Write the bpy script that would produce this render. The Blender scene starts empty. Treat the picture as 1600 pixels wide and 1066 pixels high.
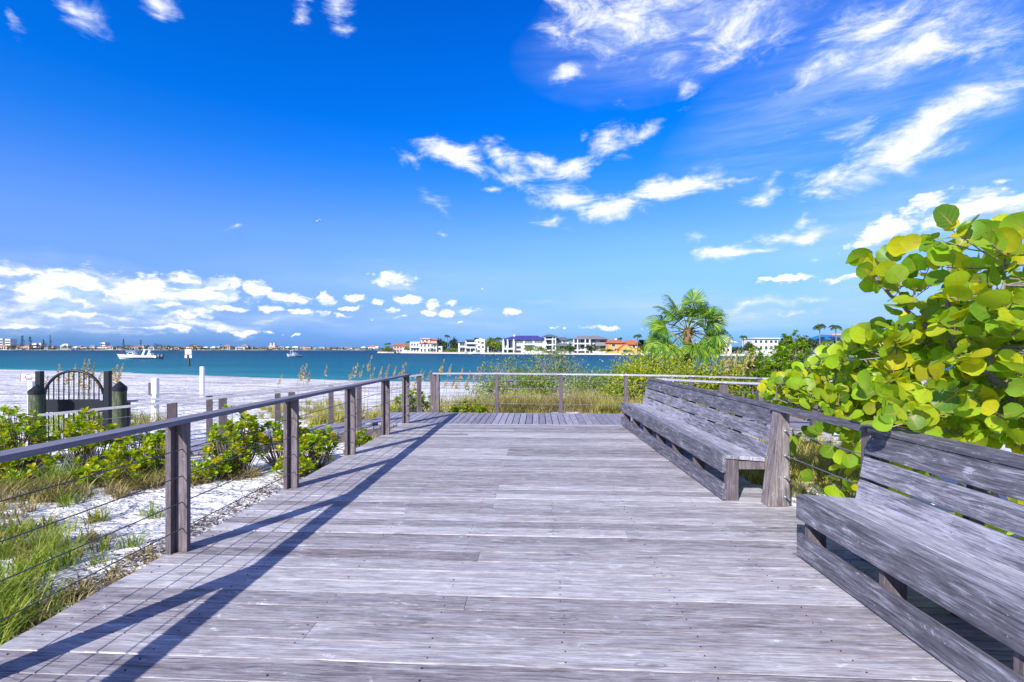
import bpy, math, numpy as np
from mathutils import Vector, Matrix
C = bpy.context
S = C.scene
COL = S.collection
pi = math.pi
F_PX, CX, HZ, EYE = 760.0, 800.0, 545.0, 1.6      # calibration of the photograph (1600 wide)

# ------------------------------------------------------------------ camera
cam_d = bpy.data.cameras.new('camera')
cam = bpy.data.objects.new('camera', cam_d); COL.objects.link(cam)
cam.location = (0, 0, EYE); cam.rotation_euler = (pi / 2, 0, 0)
cam_d.sensor_width = 36; cam_d.lens = F_PX / 1600 * 36
cam_d.shift_y = (HZ - 533) / 1600
cam_d.clip_start = 0.05; cam_d.clip_end = 20000
S.camera = cam
# ------------------------------------------------------------------ exposure
S.view_settings.view_transform = 'Standard'
S.view_settings.look = 'None'
S.view_settings.gamma = 1
S.view_settings.use_curve_mapping = False
S.view_settings.exposure = 0.55
# ------------------------------------------------------------------ sun
SUN_EL = math.radians(31)
SUN_DIR = Vector((0.51, 0.86, 0)).normalized()    # the way the light travels over the ground
ld = bpy.data.lights.new('sun', 'SUN'); ld.energy = 4.8; ld.angle = math.radians(0.5); ld.color = (1, 0.96, 0.9)
sun = bpy.data.objects.new('sun', ld); COL.objects.link(sun)
to_light = Vector((-SUN_DIR.x * math.cos(SUN_EL), -SUN_DIR.y * math.cos(SUN_EL), math.sin(SUN_EL)))
sun.rotation_euler = to_light.to_track_quat('Z', 'Y').to_euler()
sun.location = (-20, -30, 30)

# ------------------------------------------------------------------ node helpers
def nd(nt, typ, ins=None, **attrs):
    n = nt.nodes.new(typ)
    for k, v in attrs.items(): setattr(n, k, v)
    for k, v in (ins or {}).items():
        s = n.inputs[k]
        if hasattr(v, 'bl_idname') and not isinstance(v, bpy.types.NodeSocket): v = v.outputs[0]
        if isinstance(v, bpy.types.NodeSocket): nt.links.new(v, s)
        else: s.default_value = v
    return n
def mth(nt, op, a, b=None, c=None, clamp=False):
    ins = {0: a}
    if b is not None: ins[1] = b
    if c is not None: ins[2] = c
    return nd(nt, 'ShaderNodeMath', ins, operation=op, use_clamp=clamp).outputs[0]
def ramp(nt, fac, stops, interp='LINEAR'):
    n = nd(nt, 'ShaderNodeValToRGB', {'Fac': fac})
    cr = n.color_ramp; cr.interpolation = interp
    while len(cr.elements) < len(stops): cr.elements.new(0.5)
    for e, (p, c) in zip(cr.elements, stops):
        e.position = p; e.color = tuple(c) + ((1,) if len(c) == 3 else ())
    return n.outputs['Color']
def mixc(nt, fac, a, b, mode='MIX'):
    n = nd(nt, 'ShaderNodeMix', data_type='RGBA', blend_type=mode)
    for key, v in ((0, fac), (6, a), (7, b)):
        s = n.inputs[key]
        if isinstance(v, bpy.types.NodeSocket): nt.links.new(v, s)
        else: s.default_value = v if key == 0 or len(v) == 4 else tuple(v) + (1,)
    return n.outputs[2]
def noise(nt, vec, scale, detail=4, rough=0.55, dist=0.0, color=False):
    n = nd(nt, 'ShaderNodeTexNoise', {'Scale': scale, 'Detail': detail, 'Roughness': rough, 'Distortion': dist})
    if vec is not None: nt.links.new(vec, n.inputs['Vector'])
    return n.outputs[1 if color else 0]
def mapping(nt, vec, loc=(0, 0, 0), rot=(0, 0, 0), scale=(1, 1, 1), typ='POINT'):
    return nd(nt, 'ShaderNodeMapping', {'Vector': vec, 'Location': loc, 'Rotation': rot, 'Scale': scale}, vector_type=typ).outputs[0]
def mrange(nt, v, a, b, c=0.0, d=1.0, smooth=False):
    return nd(nt, 'ShaderNodeMapRange', {'Value': v, 'From Min': a, 'From Max': b, 'To Min': c, 'To Max': d},
              interpolation_type='SMOOTHSTEP' if smooth else 'LINEAR', clamp=True).outputs[0]

# ------------------------------------------------------------------ sky
W = bpy.data.worlds.new('World'); S.world = W; W.use_nodes = True
nt = W.node_tree; nt.nodes.clear()
def px_dir(px, py):                                # direction of the sky seen there: azimuth from +Y, elevation
    x, z = (px - CX) / F_PX, (HZ - py) / F_PX
    return math.atan2(x, 1), math.atan2(z, math.hypot(1, x))
SKY_TINT = [(0, (0.20, 0.47, 1.15)), (0.12, (0.34, 0.62, 1.28)), (0.26, (0.37, 0.73, 1.58)), (0.34, (0.335, 0.73, 1.70)), (0.42, (0.235, 0.68, 1.83)), (0.50, (0.12, 0.62, 1.94)), (0.58, (0.04, 0.57, 2.02)), (0.68, (0.004, 0.52, 2.08)), (1, (0.0, 0.45, 2.1))]
def build_sky():
    sky = nd(nt, 'ShaderNodeTexSky', sky_type='NISHITA', sun_disc=False)
    sky.sun_elevation = SUN_EL
    sky.sun_rotation = math.atan2(to_light.x, to_light.y)
    sky.altitude = 0; sky.air_density = 1.0; sky.dust_density = 0.3; sky.ozone_density = 3.0
    co = nd(nt, 'ShaderNodeTexCoord').outputs['Generated']
    sep = nd(nt, 'ShaderNodeSeparateXYZ', {0: co})
    az = mth(nt, 'ARCTAN2', sep.outputs[0], sep.outputs[1])
    el = mth(nt, 'ARCSINE', sep.outputs[2])
    pol = nd(nt, 'ShaderNodeCombineXYZ', {0: az, 1: el, 2: 0.0}).outputs[0]
    # saturated clear-day tint of the sky
    hs = nd(nt, 'ShaderNodeHueSaturation', {'Hue': 0.5, 'Saturation': 0.35, 'Value': 1.0, 'Color': sky.outputs[0]}).outputs[0]
    tint = ramp(nt, mrange(nt, el, 0.0, 0.62), SKY_TINT)
    base = mixc(nt, 1.0, hs, tint, 'MULTIPLY')
    STR = 0.085
    nt_w, pol_w, base_w = nt, pol, base
    wisps = [(1010, 30, 130, 42, 5, .8), (1150, 40, 120, 42, 5, .72), (900, 30, 55, 45, 0, .7), (885, 104, 38, 14, 0, .75), (1080, 143, 22, 15, 20, .7), (1060, 80, 60, 25, 0, .6),
             (1370, 40, 90, 45, 15, .78), (1430, 85, 170, 50, 22, .72), (1300, 100, 80, 35, 15, .6), (1550, 60, 80, 40, 20, .6), (1430, 218, 165, 34, 26, 1.0), (1325, 262, 75, 24, 18, .8), (1282, 297, 45, 12, 8, .75), (1350, 190, 70, 22, 15, .6),
             (1555, 105, 90, 34, 22, .65), (710, 238, 50, 19, -12, 1.0), (780, 240, 32, 15, -12, .9), (795, 270, 48, 13, -8, .75), (645, 240, 30, 8, -10, .6),
             (885, 305, 60, 22, -12, .95), (945, 322, 75, 17, -3, .95), (1050, 293, 75, 20, 8, 1.0), (1130, 286, 60, 9, 5, .75), (950, 222, 28, 26, 30, .85), (995, 200, 32, 14, 20, .85), (905, 258, 60, 14, 12, .8), (850, 258, 30, 14, 0, .75), (865, 343, 36, 10, -5, .75), (770, 290, 20, 8, 0, .6), (975, 160, 14, 6, 0, .5), (916, 204, 12, 7, 0, .6),
             (1185, 304, 40, 12, 10, .75), (1205, 278, 24, 10, 15, .65), (1258, 334, 18, 11, 0, .8), (1213, 365, 38, 12, 0, .9), (1262, 363, 40, 12, 5, .85), (1140, 394, 65, 15, 12, 1.0), (1195, 384, 20, 8, 0, .7), (1270, 408, 15, 6, 0, .7),
             (130, 25, 48, 26, -22, .9), (15, 25, 30, 12, -40, .6), (475, 20, 18, 36, 8, .75), (530, 22, 22, 36, -10, .75), (250, 10, 22, 20, 0, .6), (683, 312, 45, 12, -25, .55), (693, 361, 14, 5, 0, .5), (366, 350, 12, 4, 0, .5), (1090, 376, 20, 8, 0, .5), (90, 497, 190, 11, 0, .72), (300, 503, 150, 9, 0, .72), (220, 519, 190, 8, 0, .62), (40, 478, 120, 12, -3, .75), (430, 500, 90, 7, 0, .6), (130, 436, 190, 9, -4, .7), (1180, 480, 90, 8, 4, .7), (1230, 494, 70, 7, 3, .6)]
    puffs = [(80, 462, 105, 36, -4, 1.0), (110, 448, 80, 34, 0, 1.1), (230, 460, 110, 38, 0, 1.1), (60, 432, 130, 10, -4, .7), (200, 442, 120, 10, -5, .7), (285, 435, 50, 20, 0, 1.15), (345, 445, 38, 22, 0, 1.15), (320, 460, 90, 22, 0, 1.15), (250, 476, 170, 12, -3, .95), (120, 492, 170, 9, 0, .75), (290, 490, 55, 9, 0, 1.0),
             (120, 476, 130, 10, 0, .8), (345, 478, 60, 9, -3, .95), (405, 455, 30, 18, 0, 1.15), (450, 464, 50, 13, -6, 1.1), (510, 467, 20, 15, 0, 1.15), (552, 466, 20, 8, 0, 1.0), (425, 484, 28, 8, 0, 1.1), (470, 489, 26, 7, 0, 1.0), (505, 489, 14, 7, 0, 1.0), (535, 492, 18, 5, 0, .9), (548, 479, 30, 6, 0, 1.0), (586, 470, 12, 6, 0, .9),
             (614, 440, 44, 16, 0, 1.3), (636, 469, 26, 11, 0, 1.25), (677, 474, 17, 11, 0, 1.2), (706, 474, 12, 6, 0, 1.0), (612, 484, 16, 7, 0, 1.0), (672, 486, 22, 7, 0, 1.05), (698, 489, 16, 9, 0, 1.1), (731, 485, 20, 7, 0, 1.0), (797, 487, 17, 8, 0, 1.1), (628, 497, 14, 4, 0, .9), (586, 497, 10, 4, 0, .8), (722, 500, 10, 4, 0, .8), (692, 454, 12, 4, 0, .7), (757, 451, 14, 5, 0, .75),
             (345, 512, 16, 10, 0, 1.1), (380, 516, 34, 7, 0, 1.05), (230, 510, 140, 6, 0, .8), (285, 511, 26, 8, 0, .95), (60, 508, 100, 6, 0, .7), (420, 520, 10, 4, 0, .8), (466, 526, 12, 4, 0, .8), (443, 521, 9, 3, 0, .7),
             (1225, 437, 52, 10, 2, 1.15), (1325, 434, 55, 9, 5, .95), (1195, 437, 20, 7, 0, 1.0), (1520, 330, 115, 34, 8, 1.2), (1385, 362, 80, 30, 20, 1.1), (1450, 315, 60, 18, 20, 1.0), (1560, 355, 70, 30, 0, 1.1), (1345, 385, 40, 12, 0, .8),
             (915, 511, 24, 4, 0, .9), (955, 513, 22, 5, 0, .95), (865, 511, 7, 4, 0, .8), (882, 511, 8, 4, 0, .8), (1000, 511, 5, 3, 0, .6)]
    veil = [(1190, 478, 110, 14, 3, .8), (1150, 498, 160, 24, 0, .75), (1000, 480, 160, 30, 0, .55), (850, 473, 60, 6, 0, .4), (700, 500, 260, 26, 0, .5), (160, 470, 260, 55, -2, .95), (120, 505, 240, 24, 0, .6), (620, 450, 300, 40, 0, .3), (1400, 470, 200, 60, 0, .55), (1400, 340, 220, 60, 10, .45), (450, 500, 200, 18, 0, .55), (1340, 110, 340, 100, 20, .55), (1080, 30, 250, 75, 5, .55), (1480, 180, 220, 60, 24, .5)]
    white = (9.2, 9.3, 9.6, 1); grey = (3.3, 5.2, 9.0, 1)
    def cell(ws, ps, vs_):
        """the sky of one sector, with the clouds that reach into it"""
        outer = nt_w
        nt = bpy.data.node_groups.new('sky_sector', 'ShaderNodeTree')
        nt.interface.new_socket('Polar', in_out='INPUT', socket_type='NodeSocketVector')
        nt.interface.new_socket('Base', in_out='INPUT', socket_type='NodeSocketColor')
        nt.interface.new_socket('Color', in_out='OUTPUT', socket_type='NodeSocketColor')
        gi = nt.nodes.new('NodeGroupInput'); go = nt.nodes.new('NodeGroupOutput')
        pol, base = gi.outputs[0], gi.outputs[1]
        w1 = noise(nt, pol, 9.0, 4, 0.6, 0.0, True)
        warp = nd(nt, 'ShaderNodeVectorMath', {0: w1, 1: (0.5, 0.5, 0.5)}, operation='SUBTRACT').outputs[0]
        def warped(k):
            a = nd(nt, 'ShaderNodeVectorMath', {0: warp, 'Scale': k}, operation='SCALE').outputs[0]
            return nd(nt, 'ShaderNodeVectorMath', {0: pol, 1: a}, operation='ADD').outputs[0]
        def field(vec, clouds, grow=1.25):
            acc = 0.0
            vs = nd(nt, 'ShaderNodeSeparateXYZ', {0: vec})
            for (px, py, rx, ry, rot, amp) in clouds:
                a, e = px_dir(px, py)
                k = math.cos(math.atan((px - CX) / F_PX))
                sx, sy = rx / F_PX * k * k, ry / F_PX * k
                vi = nd(nt, 'ShaderNodeCombineXYZ', {0: vs.outputs[0], 1: vs.outputs[1], 2: acc}).outputs[0]   # z only orders the evaluation
                m = mapping(nt, vi, (a, e, 0), (0, 0, math.radians(rot)), (sx, sy, 1e6), 'TEXTURE')
                l = nd(nt, 'ShaderNodeVectorMath', {0: m}, operation='LENGTH').outputs['Value']
                acc = mth(nt, 'MAXIMUM', mrange(nt, l, grow, 0.0, 0.0, amp, False), acc)
            return acc
        c = base
        if vs_:
            nV = noise(nt, mapping(nt, pol, (7, 2, 0), (0, 0, 0), (1.0, 8.0, 1.0)), 5.5, 6, 0.62, 0.3)
            dV = mth(nt, 'MULTIPLY', field(warped(0.05), vs_), mrange(nt, nV, 0.25, 0.75, 0.25, 1.0, True))
            c = mixc(nt, dV, c, (5.4, 6.6, 9.0, 1))
        if ws:
            sw = mapping(nt, pol, (0, 0, 0), (0, 0, math.radians(-20)), (1.0, 2.6, 1.0))
            nA = noise(nt, sw, 9.0, 9, 0.68, 0.5)
            mA = field(warped(0.075), ws, 1.65)
            dA = mrange(nt, mth(nt, 'ADD', mA, mth(nt, 'MULTIPLY', mth(nt, 'SUBTRACT', nA, 0.5), 2.1)), 0.22, 1.0, 0, 1, True)
            dA = mth(nt, 'MULTIPLY', dA, mrange(nt, mA, 0.02, 0.25))
            c = mixc(nt, mth(nt, 'MULTIPLY', dA, 0.94), c, mixc(nt, mrange(nt, dA, 0.1, 0.8), (6.2, 7.3, 9.2, 1), white))
        if ps:
            nB = noise(nt, mapping(nt, pol, (3, 1, 0), (0, 0, 0), (1.0, 2.0, 1.0)), 24.0, 8, 0.62, 0.15)
            w2 = noise(nt, pol, 30.0, 3, 0.6, 0.0, True)
            w2 = nd(nt, 'ShaderNodeVectorMath', {0: nd(nt, 'ShaderNodeVectorMath', {0: w2, 1: (0.5, 0.5, 0.5)}, operation='SUBTRACT').outputs[0], 1: (0.05, 0.026, 0.0)}, operation='MULTIPLY').outputs[0]
            wB = nd(nt, 'ShaderNodeVectorMath', {0: warped(0.025), 1: w2}, operation='ADD').outputs[0]
            mB = field(wB, ps, 1.35)
            up = nd(nt, 'ShaderNodeVectorMath', {0: wB, 1: (-0.004, 0.011, 0.0)}, operation='ADD').outputs[0]
            under = mrange(nt, mth(nt, 'SUBTRACT', field(up, ps, 1.35), mB), -0.03, 0.17)
            dB = mrange(nt, mth(nt, 'ADD', mB, mth(nt, 'MULTIPLY', mth(nt, 'SUBTRACT', nB, 0.5), 1.7)), 0.38, 0.74, 0, 1, True)
            dB = mth(nt, 'MULTIPLY', dB, mrange(nt, mB, 0.05, 0.25))
            nC = noise(nt, mapping(nt, pol, (5, 3, 0), (0, 0, 0), (1.0, 3.6, 1.0)), 15.0, 5, 0.6, 0.3)
            shade = mth(nt, 'MAXIMUM', mth(nt, 'MULTIPLY', under, mrange(nt, nB, 0.70, 0.45, 0.55, 1.0)), mrange(nt, nC, 0.50, 0.64, 0.0, 0.75, True))
            c = mixc(nt, dB, c, mixc(nt, shade, white, grey))
        nt.links.new(c, go.inputs[0])
        g = outer.nodes.new('ShaderNodeGroup'); g.node_tree = nt
        outer.links.new(pol_w, g.inputs[0]); outer.links.new(base_w, g.inputs[1])
        return nd(outer, 'ShaderNodeBackground', {'Color': g.outputs[0], 'Strength': STR}).outputs[0]
    # sectors keep the sky quick to evaluate
    low = EL_SPLIT = 0.155
    edges = [-1.6, math.atan((560 - CX) / F_PX), math.atan((950 - CX) / F_PX), math.atan((1250 - CX) / F_PX), 1.6]
    def reach(cl, a0, a1, e0, e1):
        out = []
        for q in cl:
            a, e = px_dir(q[0], q[1]); k = math.cos(a); r = 1.65 * max(q[2], q[3]) / F_PX * k + 0.035
            if a0 - r < a < a1 + r and e0 - r < e < e1 + r: out.append(q)
        return out
    def mixs(f, a, b): return nd(nt, 'ShaderNodeMixShader', {0: f, 1: a, 2: b}).outputs[0]
    def row(e0, e1):
        cs = [cell(*[reach(cl, edges[i], edges[i + 1], e0, e1) for cl in (wisps, puffs, veil)]) for i in range(4)]
        ab = mixs(mth(nt, 'GREATER_THAN', az, edges[1]), cs[0], cs[1])
        cd = mixs(mth(nt, 'GREATER_THAN', az, edges[3]), cs[2], cs[3])
        return mixs(mth(nt, 'GREATER_THAN', az, edges[2]), ab, cd)
    front = mixs(mth(nt, 'GREATER_THAN', el, EL_SPLIT), row(-0.1, EL_SPLIT), row(EL_SPLIT, 0.8))
    # overhead and behind, out of view: grey cloud added to make skylight less blue
    dC = mth(nt, 'MULTIPLY', mrange(nt, noise(nt, co, 3.2, 6, 0.6, 0.2), 0.40, 0.58, 0, 0.9, True), mrange(nt, el, 0.0, 0.1))
    dC = mth(nt, 'MULTIPLY', dC, mth(nt, 'MAXIMUM', mrange(nt, sep.outputs[1], 0.25, 0.05), mrange(nt, el, 0.8, 1.0)))
    rest = nd(nt, 'ShaderNodeBackground', {'Color': mixc(nt, dC, base, (3.3, 3.2, 3.2, 1)), 'Strength': STR}).outputs[0]
    isf = mth(nt, 'MULTIPLY', mth(nt, 'GREATER_THAN', sep.outputs[1], 0.25), mth(nt, 'LESS_THAN', el, 0.8))
    nd(nt, 'ShaderNodeOutputWorld', {'Surface': mixs(isf, rest, front)})
build_sky()

# ------------------------------------------------------------------ object helpers
def tag(o, label=None, cat=None, group=None, kind=None):
    if label: o['label'] = label
    if cat: o['category'] = cat
    if group: o['group'] = group
    if kind: o['kind'] = kind
    return o
def thing(name, label, cat, loc=(0, 0, 0), rz=0.0, group=None):
    o = bpy.data.objects.new(name, None); COL.objects.link(o)
    o.empty_display_size = 0.2
    o.location = loc; o.rotation_euler = (0, 0, rz)
    return tag(o, label, cat, group)
def link_mesh(name, me, parent=None):
    o = bpy.data.objects.new(name, me); COL.objects.link(o)
    if parent is not None: o.parent = parent
    return o
def copy_tree(o, parent=None):
    c = o.copy(); COL.objects.link(c)
    if parent is not None: c.parent = parent
    for ch in list(o.children): copy_tree(ch, c)
    return c
class MB:
    """collects shapes and links them as ONE mesh object"""
    def __init__(s): s.v = []; s.f = []; s.m = []; s.sm = []
    def add(s, vs, fs, mat=0, smooth=False):
        b = len(s.v); s.v += [tuple(v) for v in vs]
        for f in fs: s.f.append(tuple(i + b for i in f)); s.m.append(mat); s.sm.append(smooth)
        return s
    def box(s, x0, x1, y0, y1, z0, z1, mat=0):
        vs = [(x0, y0, z0), (x1, y0, z0), (x1, y1, z0), (x0, y1, z0), (x0, y0, z1), (x1, y0, z1), (x1, y1, z1), (x0, y1, z1)]
        return s.add(vs, [(3, 2, 1, 0), (4, 5, 6, 7), (0, 1, 5, 4), (1, 2, 6, 5), (2, 3, 7, 6), (3, 0, 4, 7)], mat)
    def hexa(s, q, mat=0):                        # 8 corners: 4 bottom ccw, 4 top ccw
        return s.add(q, [(3, 2, 1, 0), (4, 5, 6, 7), (0, 1, 5, 4), (1, 2, 6, 5), (2, 3, 7, 6), (3, 0, 4, 7)], mat)
    def beam(s, a, b, w, h, mat=0, up=(0, 0, 1)):   # rectangular bar from a to b
        a, b = Vector(a), Vector(b); d = (b - a).normalized()
        r = d.cross(Vector(up)); r = r.normalized() if r.length > 1e-5 else Vector((1, 0, 0)); u = r.cross(d)
        q = []
        for p in (a, b):
            q += [p - r * w / 2 - u * h / 2, p + r * w / 2 - u * h / 2, p + r * w / 2 + u * h / 2, p - r * w / 2 + u * h / 2]
        return s.add(q, [(0, 1, 2, 3), (7, 6, 5, 4), (4, 5, 1, 0), (5, 6, 2, 1), (6, 7, 3, 2), (7, 4, 0, 3)], mat)
    def tube(s, pts, rad, n=8, mat=0, cap=True):
        pts = [Vector(p) for p in pts]; k = len(pts)
        rad = [rad] * k if np.isscalar(rad) else rad
        vs, fs = [], []
        ref = Vector((0.31, 0.17, 0.93))
        for i, p in enumerate(pts):
            d = (pts[min(i + 1, k - 1)] - pts[max(i - 1, 0)]).normalized()
            x = d.cross(ref)
            if x.length < 0.05: x = d.cross(Vector((1, 0, 0)))
            x.normalize(); y = d.cross(x)
            for j in range(n):
                t = 2 * pi * j / n
                vs.append(p + (x * math.cos(t) + y * math.sin(t)) * rad[i])
        for i in range(k - 1):
            for j in range(n):
                fs.append((i * n + j, i * n + (j + 1) % n, (i + 1) * n + (j + 1) % n, (i + 1) * n + j))
        s.add(vs, fs, mat, True)
        if cap: s.add([vs[j] for j in range(n)] , [tuple(range(n))[::-1]], mat); s.add(vs[-n:], [tuple(range(n))], mat)
        return s
    def build(s, name, mats, parent=None, bevel=0.0):
        me = bpy.data.meshes.new(name)
        me.from_pydata(s.v, [], s.f)
        for m in (mats if isinstance(mats, (list, tuple)) else [mats]): me.materials.append(m)
        me.polygons.foreach_set('material_index', s.m)
        me.polygons.foreach_set('use_smooth', s.sm)
        me.update()
        o = link_mesh(name, me, parent)
        if bevel:
            b = o.modifiers.new('bevel', 'BEVEL'); b.width = bevel; b.segments = 2; b.limit_method = 'ANGLE'
        return o
def arr_mesh(name, V, Fa, mats, uv=None, smooth=False, mi=None):
    """mesh from numpy arrays: V (n,3), Fa (m,k)"""
    me = bpy.data.meshes.new(name)
    n, (m, k) = len(V), Fa.shape
    me.vertices.add(n); me.vertices.foreach_set('co', np.ascontiguousarray(V, dtype=np.float32).ravel())
    me.loops.add(m * k); me.loops.foreach_set('vertex_index', np.ascontiguousarray(Fa, dtype=np.int32).ravel())
    me.polygons.add(m); me.polygons.foreach_set('loop_start', np.arange(0, m * k, k, dtype=np.int32))
    me.polygons.foreach_set('loop_total', np.full(m, k, dtype=np.int32))
    for mt in (mats if isinstance(mats, (list, tuple)) else [mats]): me.materials.append(mt)
    if mi is not None: me.polygons.foreach_set('material_index', np.asarray(mi, dtype=np.int32))
    if smooth: me.polygons.foreach_set('use_smooth', np.ones(m, dtype=bool))
    if uv is not None:
        l = me.uv_layers.new(name='UVMap')
        l.data.foreach_set('uv', np.ascontiguousarray(uv[Fa.ravel()], dtype=np.float32).ravel())
    me.update(calc_edges=True)
    return me
def scatter(tv, tf, M, T):
    """one copy of the template (tv, tf) for every 3x3 matrix in M and position in T"""
    N, n = len(T), len(tv)
    V = np.einsum('nij,vj->nvi', M, tv) + T[:, None, :]
    Fa = tf[None, :, :] + (np.arange(N) * n)[:, None, None]
    return V.reshape(-1, 3), Fa.reshape(-1, tf.shape[1])
def basis(tip, nrm):
    """matrices whose columns are side, tip, normal"""
    tip = tip / np.maximum(np.linalg.norm(tip, axis=1, keepdims=True), 1e-9)
    side = np.cross(tip, nrm); side /= np.maximum(np.linalg.norm(side, axis=1, keepdims=True), 1e-9)
    n2 = np.cross(side, tip)
    return np.stack([side, tip, n2], axis=2)
def unit(a): return a / np.maximum(np.linalg.norm(a, axis=-1, keepdims=True), 1e-9)
def P(px, py, Y): return Vector(((px - CX) / F_PX * Y, Y, EYE - (py - HZ) / F_PX * Y))
def X_at(px, Y): return (px - CX) / F_PX * Y
def Z_at(py, Y): return EYE - (py - HZ) / F_PX * Y

# ------------------------------------------------------------------ materials
MATS = {}
def new_mat(name):
    m = bpy.data.materials.new(name); m.use_nodes = True
    t = m.node_tree; t.nodes.clear(); MATS[name] = m
    return m, t
def finish(t, bsdf, disp=None):
    nd(t, 'ShaderNodeOutputMaterial', {'Surface': bsdf})
def plain(name, col, rough=0.7, var=0.12, metal=0.0, nscale=4.0, spec=0.3):
    m, t = new_mat(name)
    co = nd(t, 'ShaderNodeTexCoord').outputs['Object']
    n = noise(t, co, nscale, 5, 0.6)
    c = mixc(t, n, tuple(x * (1 - var) for x in col), tuple(min(1, x * (1 + var)) for x in col))
    b = nd(t, 'ShaderNodeBsdfPrincipled', {'Base Color': c, 'Roughness': rough, 'Metallic': metal, 'Specular IOR Level': spec})
    finish(t, b); return m
def wood(name, axis, dark, mid, light, grain=1.0, bump=0.35, warm=None, contrast=1.0, rough=0.75):
    """weathered timber, grain along the given object axis, each board its own tone"""
    m, t = new_mat(name)
    co = nd(t, 'ShaderNodeTexCoord').outputs['Object']
    isl = nd(t, 'ShaderNodeNewGeometry').outputs['Random Per Island']
    off = nd(t, 'ShaderNodeCombineXYZ', {0: mth(t, 'MULTIPLY', isl, 37.0), 1: mth(t, 'MULTIPLY', isl, 91.0), 2: mth(t, 'MULTIPLY', isl, 53.0)}).outputs[0]
    vec = nd(t, 'ShaderNodeVectorMath', {0: co, 1: off}, operation='ADD').outputs[0]
    def st(a, b): return tuple(a if 'XYZ'[i] == axis else b for i in range(3))
    wv = nd(t, 'ShaderNodeVectorMath', {0: nd(t, 'ShaderNodeVectorMath', {0: noise(t, mapping(t, vec, scale=st(1.2, 4.5)), 1.6, 3, 0.5, 0, True), 1: (.5, .5, .5)}, operation='SUBTRACT').outputs[0], 1: st(0.10, 0.05)}, operation='MULTIPLY').outputs[0]
    wvec = nd(t, 'ShaderNodeVectorMath', {0: vec, 1: wv}, operation='ADD').outputs[0]
    fine = noise(t, mapping(t, wvec, scale=st(2.4, 62)), 1.9 * grain, 7, 0.74, 0.3)
    med = noise(t, mapping(t, wvec, scale=st(1.7, 27)), 1.6 * grain, 7, 0.7, 0.7)
    patch = noise(t, mapping(t, vec, scale=st(1.5, 8.0)), 1.6, 7, 0.7, 0.8)
    iso = noise(t, mapping(t, vec, scale=st(1.0, 1.8)), 7.0, 8, 0.7, 0.8)
    v = mth(t, 'ADD', mth(t, 'MULTIPLY', fine, 0.36), mth(t, 'ADD', mth(t, 'MULTIPLY', med, 0.36), mth(t, 'ADD', mth(t, 'MULTIPLY', patch, 0.24), mth(t, 'MULTIPLY', iso, 0.10))))
    v = mth(t, 'ADD', v, mth(t, 'MULTIPLY', mth(t, 'SUBTRACT', isl, 0.5), 0.115))
    w = 0.15 / contrast
    c = ramp(t, mrange(t, v, 0.53 - w, 0.53 + w), [(0, dark), (0.5, mid), (1, light)])
    if warm:
        wn = noise(t, mapping(t, vec, scale=st(0.9, 7)), 2.3, 5, 0.65, 0.5)
        c = mixc(t, mrange(t, wn, 0.56, 0.76, 0, 0.5), c, warm)
    # drying cracks, knots and pale scuffs
    crk = noise(t, mapping(t, wvec, scale=st(3.0, 75)), 1.3 * grain, 4, 0.6, 0.2)
    crk = mth(t, 'MULTIPLY', mrange(t, crk, 0.635, 0.675), mrange(t, patch, 0.40, 0.60))
    kn = nd(t, 'ShaderNodeTexVoronoi', {'Vector': mapping(t, wvec, scale=st(1.5, 4.5)), 'Scale': 1.0}).outputs['Distance']
    knot = mrange(t, kn, 0.075, 0.035)
    ring = mrange(t, mth(t, 'ABSOLUTE', mth(t, 'SUBTRACT', kn, 0.12)), 0.02, 0.0, 0, 0.4)
    dk = mth(t, 'MAXIMUM', mth(t, 'MAXIMUM', mth(t, 'MULTIPLY', crk, 0.75), mth(t, 'MULTIPLY', knot, 0.6)), ring)
    c = mixc(t, dk, c, tuple(x * 0.45 for x in dark))
    sc = mth(t, 'MULTIPLY', mrange(t, iso, 0.60, 0.66), mrange(t, med, 0.47, 0.56, 0, 0.7))
    c = mixc(t, sc, c, tuple(min(0.86, x * 1.25) for x in light))
    hgt = mth(t, 'SUBTRACT', mth(t, 'ADD', fine, mth(t, 'MULTIPLY', med, 0.6)), mth(t, 'MULTIPLY', crk, 1.2))
    bp = nd(t, 'ShaderNodeBump', {'Strength': bump, 'Distance': 0.004, 'Height': hgt}).outputs[0]
    b = nd(t, 'ShaderNodeBsdfPrincipled', {'Base Color': c, 'Roughness': rough, 'Specular IOR Level': 0.18, 'Normal': bp})
    finish(t, b); return m
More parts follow.
